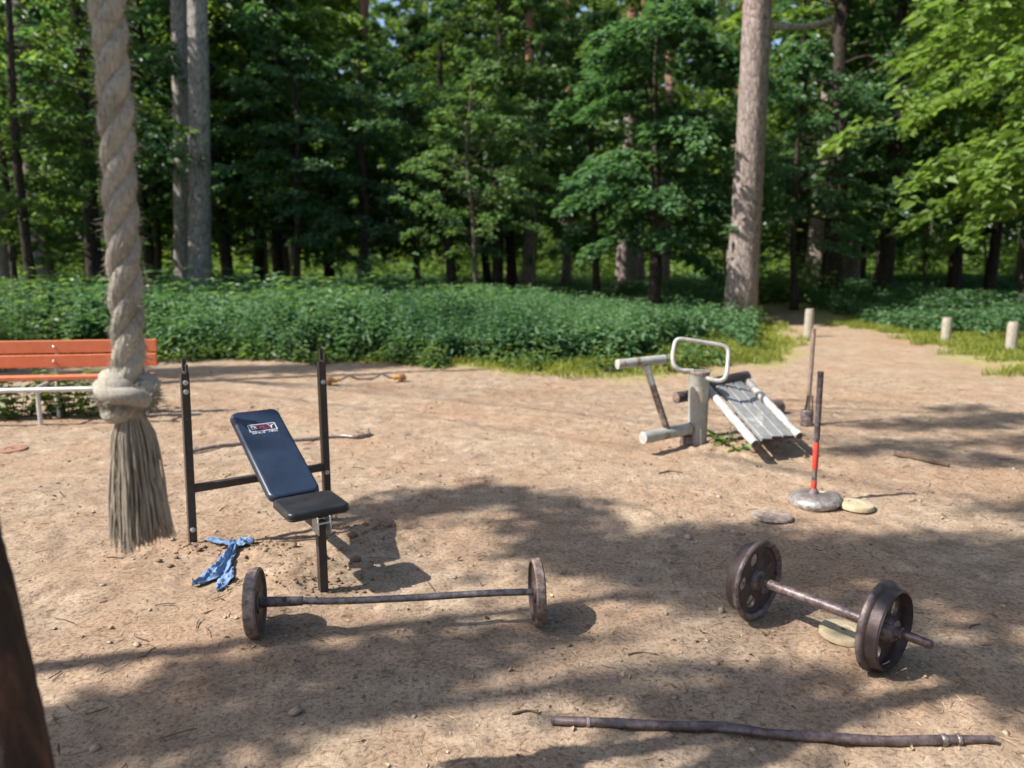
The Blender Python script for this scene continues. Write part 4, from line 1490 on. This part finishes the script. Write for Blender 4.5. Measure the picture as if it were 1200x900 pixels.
# ------------------------------------------------------------------ bars lying on the ground
w = [G(px, py, .018) for px, py in ((222, 529), (260, 523), (310, 517.5), (360, 513), (395, 511.5), (415, 512.5), (424, 511.5))]
w += [w[-1] + np.array([.05, .07, .0]), w[-1] + np.array([.02, .16, .02])]
for q in w:
    q[2] += float(gz(q[0], q[1]))
o = MB().tube(spline(w, 50), .0155, 12).build('bent_bar', M['bar_steel'], None, origin=w[0])
tag(o, 'thin steel bar with hooked right end lying on the sand behind the weight bench', 'bar')

# curl bar with orange discs
ea, eb = G(386, 452, .0), G(470, 448, .0)
ea[2] = eb[2] = .066
ez = thing('curl_bar', 'zigzag curl bar with orange discs and yellow collars near the nettles', 'barbell', (*((ea + eb) / 2)[:2], 0))
ed = (eb - ea) / np.linalg.norm(eb - ea)
Le = np.linalg.norm(eb - ea)
esd = np.array([-ed[1], ed[0], 0])
zz_ = [(-.06, 0), (.0, 0), (.16, 0), (.27, 1), (.39, 0), (.61, 0), (.73, 1), (.84, 0), (1.0, 0), (1.06, 0)]
pp = [ea + ed * Le * s + (up * .055 + esd * .02) * h for s, h in zz_]
MB().tube(np.concatenate([np.linspace(a, b_, 4)[:-1] for a, b_ in zip(pp[:-1], pp[1:])] + [[pp[-1]]]), .014, 10).build('bar', M['brown_rust'], ez)
for q, s in ((ea, 1), (eb, -1)):
    MB().lathe([(-.028, .058), (-.022, .064), (.022, .064), (.028, .058)], q, ed, 30).build('disc', M['orange_disc'], ez, angle=40)
    MB().lathe([(.03, .030), (.10, .030), (.105, .02)], q, ed * s, 18).build('collar', M['yellow_paint'], ez)
    MB().lathe([(.03, .040), (.065, .040)], q, -ed * s, 18).build('collar', M['yellow_paint'], ez)

# barbell in front of the bench
pa, pb_ = G(301, 742), G(629, 728)
rA = .146
ca, cb = pa + [0, 0, rA - .004], pb_ + [0, 0, rA - .006]
bd_ = (cb - ca) / np.linalg.norm(cb - ca)
Lw = np.linalg.norm(cb - ca)
BB = thing('barbell', 'rusty barbell with two solid iron discs in front of the weight bench', 'barbell', (*((ca + cb) / 2)[:2], 0))
fw = np.array([bd_[1], -bd_[0], 0])
sag = [(0, 0, 0), (.13, .0, 0), (.3, -.006, .006), (.55, -.003, .008), (.8, .002, .003), (1, 0, 0)]
MB().tube(spline([ca + bd_ * (Lw * s) + up * z + fw * f for s, z, f in sag], 40), .0155, 14).build('bar', M['bar_steel'], BB)
MB().lathe([(.028, .026), (.05, .022), (.20, .0195), (.202, .017)], ca, bd_ + up * -.01, 18).build('sleeve', M['dark_rust'], BB)


def disc(c, d, ra, wid, lip=.012):
    h = wid / 2
    return MB().lathe([(-h + .004, .022), (-h + .004, ra * .30), (-h + .012, ra * .34), (-h + .012, ra * .86), (-h, ra * .90), (-h, ra - .006), (-h + .006, ra), (h - .006, ra), (h, ra - .006), (h, ra * .90), (h - .012, ra * .86), (h - .012, ra * .34), (h - .004, ra * .30), (h - .004, .022)], c, d, 64)


da = bd_ + np.array([0, -.10, 0])
disc(ca, bd_ + np.array([0, .06, .02]), rA, .050).build('disc', M['brown_rust'], BB, angle=30)
disc(cb, bd_ + np.array([0, .03, .0]), rA, .042).build('disc', M['brown_rust'], BB, angle=30)

# wheelset
pa, pb_ = G(880, 720), G(1034, 784)
RW = .182
ca, cb = pa + [0, 0, RW - .008], pb_ + [0, 0, RW - .008]
wdv = (cb - ca) / np.linalg.norm(cb - ca)
AX = thing('wheeled_axle', 'heavy axle dumbbell with two flanged wheels that have round holes', 'barbell', (*((ca + cb) / 2)[:2], 0))
MB().lathe([(-.02, .021), (.0, .0225), (np.linalg.norm(cb - ca) + .060, .0225), (np.linalg.norm(cb - ca) + .064, .018), (np.linalg.norm(cb - ca) + .165, .017), (np.linalg.norm(cb - ca) + .17, .013)], ca, wdv, 24).build('axle', M['axle_steel'], AX)


def rail_wheel(c, d, flange_sign, rot):
    """d: axle direction; the flange sits on the side flange_sign*d"""
    d = d * flange_sign
    ww = .076
    h = ww / 2
    mb = MB()
    rt, rf = .163, RW
    # rim: closed profile round the outside
    mb.lathe([(-h, rt - .012), (-h + .006, rt - .004), (h - .032, rt + .002), (h - .024, rf - .004), (h - .016, rf), (h - .006, rf), (h, rf - .006), (h, .168), (h - .010, .153), (-.004, .149), (-h, .153)], c, d, 72, True)
    # web with holes
    a = np.array([0, 0, 1.0])
    u = np.cross(a, d)
    u /= np.linalg.norm(u)
    w = np.cross(d, u)
    nh, K = 5, 40
    r1, r2, rh, rc_ = .040, .152, .031, .100
    half = math.pi / nh
    for q in range(nh):
        th0 = rot + 2 * math.pi * q / nh
        hc_ = np.array([rc_, 0.])
        inner, outer = [], []
        for i in range(K):
            ph = 2 * math.pi * i / K
            dv = np.array([math.cos(ph), math.sin(ph)])
            inner.append(hc_ + dv * rh)
            t = rh
            while True:
                p = hc_ + dv * t
                rr = np.hypot(*p)
                if rr > r2 or rr < r1 or abs(math.atan2(p[1], p[0])) > half:
                    break
                t += .0008
            outer.append(p)
        pts2 = np.array(inner + outer)
        cs, sn = math.cos(th0), math.sin(th0)
        p2 = np.stack([pts2[:, 0] * cs - pts2[:, 1] * sn, pts2[:, 0] * sn + pts2[:, 1] * cs], 1)
        w3 = c + p2[:, :1] * u + p2[:, 1:] * w
        v = np.concatenate([w3 + d * .020, w3 + d * .008])
        f = []
        for i in range(K):
            j = (i + 1) % K
            f += [(i, j, K + j, K + i), (2 * K + j, 2 * K + i, 3 * K + i, 3 * K + j), (j, i, 2 * K + i, 2 * K + j)]
        mb.add(v, f)
    mb.lathe([(-.040, .030), (-.036, .042), (-.012, .052), (.012, .052), (.036, .042), (.040, .030)], c, d, 32)
    return mb


rail_wheel(ca, wdv, 1, .55).build('wheel', M['dark_rust'], AX, angle=32)
rail_wheel(cb, wdv, -1, 1.35).build('wheel', M['dark_rust'], AX, angle=32)


# plates lying about
def plate(name, label, px, py, r, th, mat, hole=.018, tilt=(0, 0), cat='weight plate', rnd=.008, group='plates lying on the sand'):
    g = G(px, py)
    g[2] = float(gz(g[0], g[1])) - .004
    axv = np.array([tilt[0], tilt[1], 1.0])
    o = MB().lathe([(.0, r - rnd), (rnd * .6, r), (th - rnd, r), (th - rnd * .3, r - rnd * .4), (th, r - rnd * 1.5), (th, r * .45), (th - .004, r * .42), (th - .004, hole * 1.4), (th, hole), (.002, hole)], g, axv, 48, True).build(name, M[mat], None, origin=g, angle=40)
    return tag(o, label, cat, group)


plate('weight_plate', 'thick yellowish plate partly hidden behind the near wheel of the axle', 988, 745, .098, .034, 'yellow_resin', .012, (.02, -.03), 'weight plate', .012)
plate('weight_plate', 'round cream plate beside the heavy base of the red-banded rod', 1003, 597, .110, .040, 'yellow_resin', .008, (.03, 0), 'weight plate', .014)
plate('weight_plate', 'flat grey-brown plate half sunk in the sand before the shade', 905, 606, .125, .020, 'grey_plate', .01, (0, .05))
plate('weight_plate', 'thin orange disc lying on the sand at the left edge before the park bench', 14, 527, .115, .014, 'orange_disc', .012, (0, -.03))

# ------------------------------------------------------------------ iron rod in the foreground
w = []
for px, py in ((646, 845), (683, 848), (720, 848), (770, 849), (840, 852), (900, 858), (960, 863), (1030, 866), (1100, 867), (1165, 868)):
    q = G(px, py + 3)
    q[2] = float(gz(q[0], q[1])) + .016
    w.append(q)
rod = thing('iron_rod', 'long slightly bent dark iron rod lying across the right foreground', 'rod', (*w[4][:2], 0))
rp = spline(w, 70)
MB().tube(rp, np.concatenate([np.linspace(.013, .0165, 8), np.full(54, .0165), np.linspace(.0165, .012, 8)]), 16, True, lambda t, th: 1 + .05 * np.sin(3 * th + 30 * t)).build('shaft', M['axle_steel'], rod)
for i, rw in ((9, .006), (62, .010), (64, .007)):
    q, d = rp[i], rp[i + 1] - rp[i - 1]
    MB().lathe([(-rw, .018), (-rw * .6, .0205), (rw * .6, .0205), (rw, .018)], q, d, 20).build('ring', M['bar_steel'], rod)

# ------------------------------------------------------------------ rod in a heavy base
lb = G(954, 592)
lb[2] = 0
LM = thing('landmine_base', 'ribbed rod with a red band standing in a heavy dented iron base', 'weight', lb)
nth, prof = 56, [(.012, .125), (.004, .150), (.028, .166), (.050, .165), (.068, .145), (.080, .110), (.084, .06), (.082, .02)]
th = np.linspace(0, 2 * math.pi, nth, endpoint=False)
vs = []
for i, (hz_, r_) in enumerate(prof):
    dent = np.exp(-((np.angle(np.exp(1j * (th - .9)))) / .45) ** 2)
    rr = r_ * (1 + .02 * np.sin(3 * th + 1) + .015 * np.sin(5 * th))
    z = hz_ - dent * .035 * (i in (4, 5, 6)) + .008 * np.sin(th + 2) * (i < 5) + .014 * np.exp(-((np.angle(np.exp(1j * (th - .1)))) / .5) ** 2) * (i in (3, 4, 5))
    vs.append(np.stack([lb[0] + rr * np.cos(th), lb[1] + rr * np.sin(th), z], 1))
f = [(i * nth + j, i * nth + (j + 1) % nth, (i + 1) * nth + (j + 1) % nth, (i + 1) * nth + j) for i in range(len(prof) - 1) for j in range(nth)]
f += [tuple(range(nth - 1, -1, -1)), tuple((len(prof) - 1) * nth + j for j in range(nth))]
MB().add(np.concatenate(vs), f).build('base', M['base_metal'], LM, angle=60)
r0_ = np.array([lb[0] - .005, lb[1] + .01, .06])
r1_ = P(962, 435, lb[1] + .02)
rdv = r1_ - r0_
Lr = np.linalg.norm(rdv)
rdv /= Lr
MB().lathe([(0, .034), (.03, .032), (.05, .022), (.056, .015)], r0_, rdv, 20).build('socket', M['dark_rust'], LM)
MB().lathe([(.0, .0165), (Lr * .46, .0155)], r0_, rdv, 16).build('rod', M['dark_rust'], LM)
pr = []
for i in range(46):
    a0 = Lr * (.46 + .54 * i / 46)
    pr += [(a0 + .0002, .0165), (a0 + .003, .0205), (a0 + .006, .0205), (a0 + .0085, .0165)]
MB().lathe(pr, r0_, rdv, 14).build('threaded_rod', M['dark_rust'], LM)
MB().lathe([(Lr * .22, .0172), (Lr * .225, .0185), (Lr * .43, .0185), (Lr * .435, .0172)], r0_, rdv, 16).build('red_band', M['red_paint'], LM)
MB().lathe([(Lr * .06, .0170), (Lr * .065, .0180), (Lr * .12, .0180), (Lr * .125, .0170)], r0_, rdv, 16).build('red_band', M['red_paint'], LM)

# tamper: pole with a cylinder foot
tb = G(945, 499)
tb[2] = 0
TP = thing('tamper', 'long thin pole standing in a small rusty cylinder beside the exercise machine', 'weight', tb)
MB().lathe([(-.01, .058), (.150, .058), (.155, .054)], tb, up, 28).build('head', M['dark_rust'], TP, angle=30)
tt = P(954, 385, tb[1] + .05)
MB().tube([tb + [0, 0, .15], tb + [0, 0, .15] + (tt - tb - [0, 0, .15]) * .5 + [.004, 0, 0], tt], np.array([.022, .021, .019]), 12).build('pole', M['pole_wood'], TP)
mb = MB()
for s in (-1, 1):
    mb.bar(tb + [s * .035 + .005, -.02, .154], tb + [s * .02 + .012, -.012, .30], .012, .005, (0, 1, 0))
mb.build('strap', M['dark_rust'], TP, False)

# ------------------------------------------------------------------ outdoor exercise machine
po = G(816, 523)
po[2] = 0
EX = thing('exercise_machine', 'grey steel outdoor exercise machine with sloping tube bench and loop handle', 'exercise machine', po)
MB().lathe([(-.05, .084), (.625, .084), (.632, .088), (.650, .088), (.652, .084), (.645, .074), (.60, .072)], po, up, 40).build('post', M['grey_paint'], EX, angle=30)
MB().lathe([(.628, .0893), (.650, .0893)], po, up, 40, False).build('rust_collar', M['brown_rust'], EX, angle=30)
sl = po + np.array([-.51, -.31, .150])
s0 = po + np.array([-.070, -.043, .165])
MB().tube([s0, sl], .049, 28).build('seat_bar', M['grey_paint'], EX, angle=40)
MB().lathe([(-.006, .045), (.002, .050), (.008, .047)], sl, sl - s0, 28).build('end_cap', M['pale_paint'], EX, angle=40)
q = s0 + (sl - s0) * .52 + np.array([0, 0, .045])
tp_ = np.array([*P(757, 428, q[1] - .02)])
MB().tube([q, q + (tp_ - q) * .35, tp_], np.array([.028, .028, .027]), 16).build('strut', M['brown_rust'], EX)
MB().tube([q + (tp_ - q) * .70, tp_], .0295, 16).build('strut_sleeve', M['pale_paint'], EX)
ra_, rb_ = P(724, 427, q[1] - .09), P(779, 421, q[1] + .05)
MB().tube([ra_, rb_], .039, 26).build('rest_bar', M['grey_paint'], EX, angle=40)
MB().lathe([(-.004, .036), (.012, .036)], rb_, rb_ - ra_, 24).build('end_cap', M['roller'], EX, angle=40)  # bar end is open; this black disc stands for the shade inside
MB().lathe([(-.004, .040), (.006, .038)], ra_, ra_ - rb_, 24).build('end_cap', M['pale_paint'], EX, angle=40)
Yh = po[1]
hp = [P(823, 441, Yh - .05), P(834, 445, Yh - .09), P(845, 446, Yh - .11), P(851, 440, Yh - .10), P(853, 426, Yh - .04), P(853.5, 412, Yh + .01), P(850, 406.5, Yh + .03), P(842, 404, Yh + .04), P(820, 400.5, Yh + .06), P(800, 397.5, Yh + .07), P(793, 399, Yh + .07), P(790, 407, Yh + .05), P(788.5, 420, Yh + .02), P(791, 429, Yh), P(798, 434, Yh), P(812, 434.5, Yh)]
MB().tube(spline(hp, 90), .0185, 14).build('handle', M['pale_paint'], EX)
hv = np.array([-.19, .78, .31])
lowL, lowR = G(884, 519, .19), G(937, 511, .19)
for i, (u_, l0, l1, r_) in enumerate(((0.0, -.02, 1.0, .036), (.27, .0, 1.0, .047), (.50, .015, 1.02, .047), (.73, .0, 1.02, .047), (1.0, .0, 1.04, .034))):
    p0 = lowL + (lowR - lowL) * u_
    if 0 < i < 4:
        p0 = p0 + np.array([0, 0, .006])
    a_, b_ = p0 + hv * l0, p0 + hv * l1
    if 0 < i < 4:
        sd_ = lowR - lowL
        MB().bar(a_, b_, .092, .034, np.cross(hv, sd_) * -1).build('slope_slat', M['slat_paint'], EX, False, .006, 3)
        MB().bar(a_ + hv * .0, a_ - hv * .006, .080, .024, np.cross(hv, sd_) * -1).build('slat_end', M['roller'], EX, False)
        continue
    MB().tube([a_, a_ + (b_ - a_) * .5, b_], r_, 20).build('slope_tube', M['pale_paint'], EX, angle=40)
    MB().lathe([(-.002, r_ * .86), (.003, r_ * .86)], a_, a_ - b_, 20).build('end_cap', M['roller'], EX, angle=40)
for s in (.10, .55, .92):
    p0, p1 = lowL + hv * s - [0, 0, .048], lowR + hv * s - [0, 0, .048]
    MB().bar(p0, p1, .05, .022).build('cross_bar', M['dark_rust'], EX, False, .002)
# foot rollers and their arm
k0, k1 = P(826, 451, po[1] + .14), P(875, 441, po[1] + .42)
MB().tube(np.linspace(k0, k1, 5), .050, 24).build('foot_roller', M['roller'], EX, angle=40)
k0, k1 = P(792, 466, po[1] + .22), P(846, 458, po[1] + .50)
MB().tube(np.linspace(k0, k1, 5), .050, 24).build('foot_roller', M['roller'], EX, angle=40)
MB().lathe([(-.002, .046), (.004, .046)], k0, k0 - k1, 24).build('end_cap', M['brown_rust'], EX, angle=40)
MB().bar(P(836, 455, po[1] + .22), P(826, 470, po[1] + .40), .04, .04, (1, 0, 0)).build('roller_arm', M['dark_rust'], EX, False, .003)
tpm = lowL + (lowR - lowL) * .5 + hv * .8
lp0 = np.array([*G(860, 496)[:2], .070])
lp1 = np.array([*G(912, 484)[:2], .070])
MB().tube(np.linspace(lp0, lp1, 4), .078, 28).build('base_tube', M['brown_rust'], EX, angle=40)
MB().bar((lp0 + lp1) / 2 + [0, 0, .06], tpm - [0, 0, .06], .05, .05, (1, 0, 0)).build('support_leg', M['dark_rust'], EX, False, .003)
MB().box(po + [.02, -.06, .006], (1, .1, 0), (-.1, 1, 0), up, .34, .26, .012).build('base_plate', M['grey_plate'], EX, False, .002)
MB().box(po + [-.085, -.035, .055], (1, .6, 0), (-.6, 1, 0), up, .09, .10, .11).build('foot_block', M['dark_rust'], EX, False, .01)
for (c_, d_, r_) in ((s0 + (sl - s0) * .015, sl - s0, .049), (q0 := lp0 * 0 + po + np.array([0, 0, .003]), up, .086)):
    MB().lathe([(-.008, r_ - .002), (-.004, r_ + .007), (.004, r_ + .007), (.010, r_ - .002)], c_, d_, 30).build('weld', M['brown_rust'], EX)
for a_ in (-2.5, -1.9, -.9, .2):
    MB().lathe([(0, .014), (.010, .013), (.013, .006)], po + np.array([.02 + .13 * math.cos(a_), -.06 + .10 * math.sin(a_), .012]), up, 6).build('bolt', M['dark_rust'], EX, False)
th_ = np.linspace(-2.15, -1.35, 12)
v_ = np.concatenate([np.stack([po[0] + .0853 * np.cos(th_), po[1] + .0853 * np.sin(th_), np.full(12, z)], 1) for z in (.40, .53)])
MB().add(v_, [(i, i + 1, 13 + i, 12 + i) for i in range(11)]).build('faded_sticker', M['sticker'], EX)
MB().tube([po + [.012, -.098, .0], po + [.006, -.094, .17]], .008, 10).build('anchor_rod', M['pale_paint'], EX)

# ------------------------------------------------------------------ bollards
for px, py, h_, lab in ((947, 395, .56, 'wooden bollard by the path behind the tall thin pole'), (1108, 400, .45, 'wooden bollard on the grass, middle of the three'), (1184, 413, .52, 'wooden bollard on the grass, nearest the right edge')):
    g = G(px, py)
    g[2] = float(gz(g[0], g[1]))
    o = MB().tube([g + [0, 0, z] for z in np.linspace(-.1, h_, 14)], np.array([.085] * 12 + [.082, .074]), 30, True, lambda t, th: 1 + .05 * vnoise(th * 3, th * 0 + t * 6, 81) + .03 * np.sin(7 * th + 3)).build('bollard', M['grey_wood'], None, origin=g, angle=50)
    tag(o, lab, 'bollard', 'wooden bollards along the path')

# ------------------------------------------------------------------ blue rag
def rag_piece(cl, wd_, seed, nu=60, nv=26, hgt=.03):
    c = spline([G(*p) for p in cl], nu)
    wv = np.interp(np.linspace(0, 1, nu), np.linspace(0, 1, len(wd_)), wd_)
    t = np.gradient(c, axis=0)
    t /= np.linalg.norm(t, axis=1)[:, None]
    s = np.stack([-t[:, 1], t[:, 0], 0 * t[:, 0]], 1)
    v = np.linspace(-1, 1, nv)
    U, V = np.meshgrid(np.linspace(0, 1, nu), v, indexing='ij')
    ed_ = 1 + .22 * vnoise(U * 9, V * 0 + (V > 0) * 7, seed)
    p = c[:, None] + s[:, None] * (wv[:, None] * V * ed_)[..., None]
    fold = (1 - np.abs(2 * vnoise(U * 4.5 + V * 1.2, V * 2.6 - U * 2, seed + 1))) * .7 + .6 * np.abs(vnoise(U * 13, V * 5 + U * 5, seed + 4))
    z = .004 + hgt * (fold ** 1.6) * (1 - .55 * np.abs(V) ** 3) + .012 * vnoise(U * 12, V * 5, seed + 2) + .006
    p[..., 2] = gz(p[..., 0], p[..., 1]) + np.maximum(z, .003)
    f = [(i * nv + j, (i + 1) * nv + j, (i + 1) * nv + j + 1, i * nv + j + 1) for i in range(nu - 1) for j in range(nv - 1)]
    return p.reshape(-1, 3), f


mb = MB()
for args in ((((226, 687), (243, 679), (256, 671), (267, 657), (276, 647)), (.010, .042, .055, .036, .020), 3, 60, 26, .042), (((243, 641), (260, 643), (274, 643), (288, 641), (298, 640)), (.012, .022, .04, .055, .018), 8, 50, 22, .042),
             (((255, 692), (264, 682), (270, 668)), (.01, .04, .02), 13, 30, 14, .02)):
    mb.add(*rag_piece(*args))
g0 = G(262, 665)
o = mb.build('rag', M['denim'], None, origin=(g0[0], g0[1], 0), angle=80)
so = o.modifiers.new('thickness', 'SOLIDIFY')
so.thickness = .003
tag(o, 'crumpled faded blue denim rag on the sand by the left upright', 'rag')
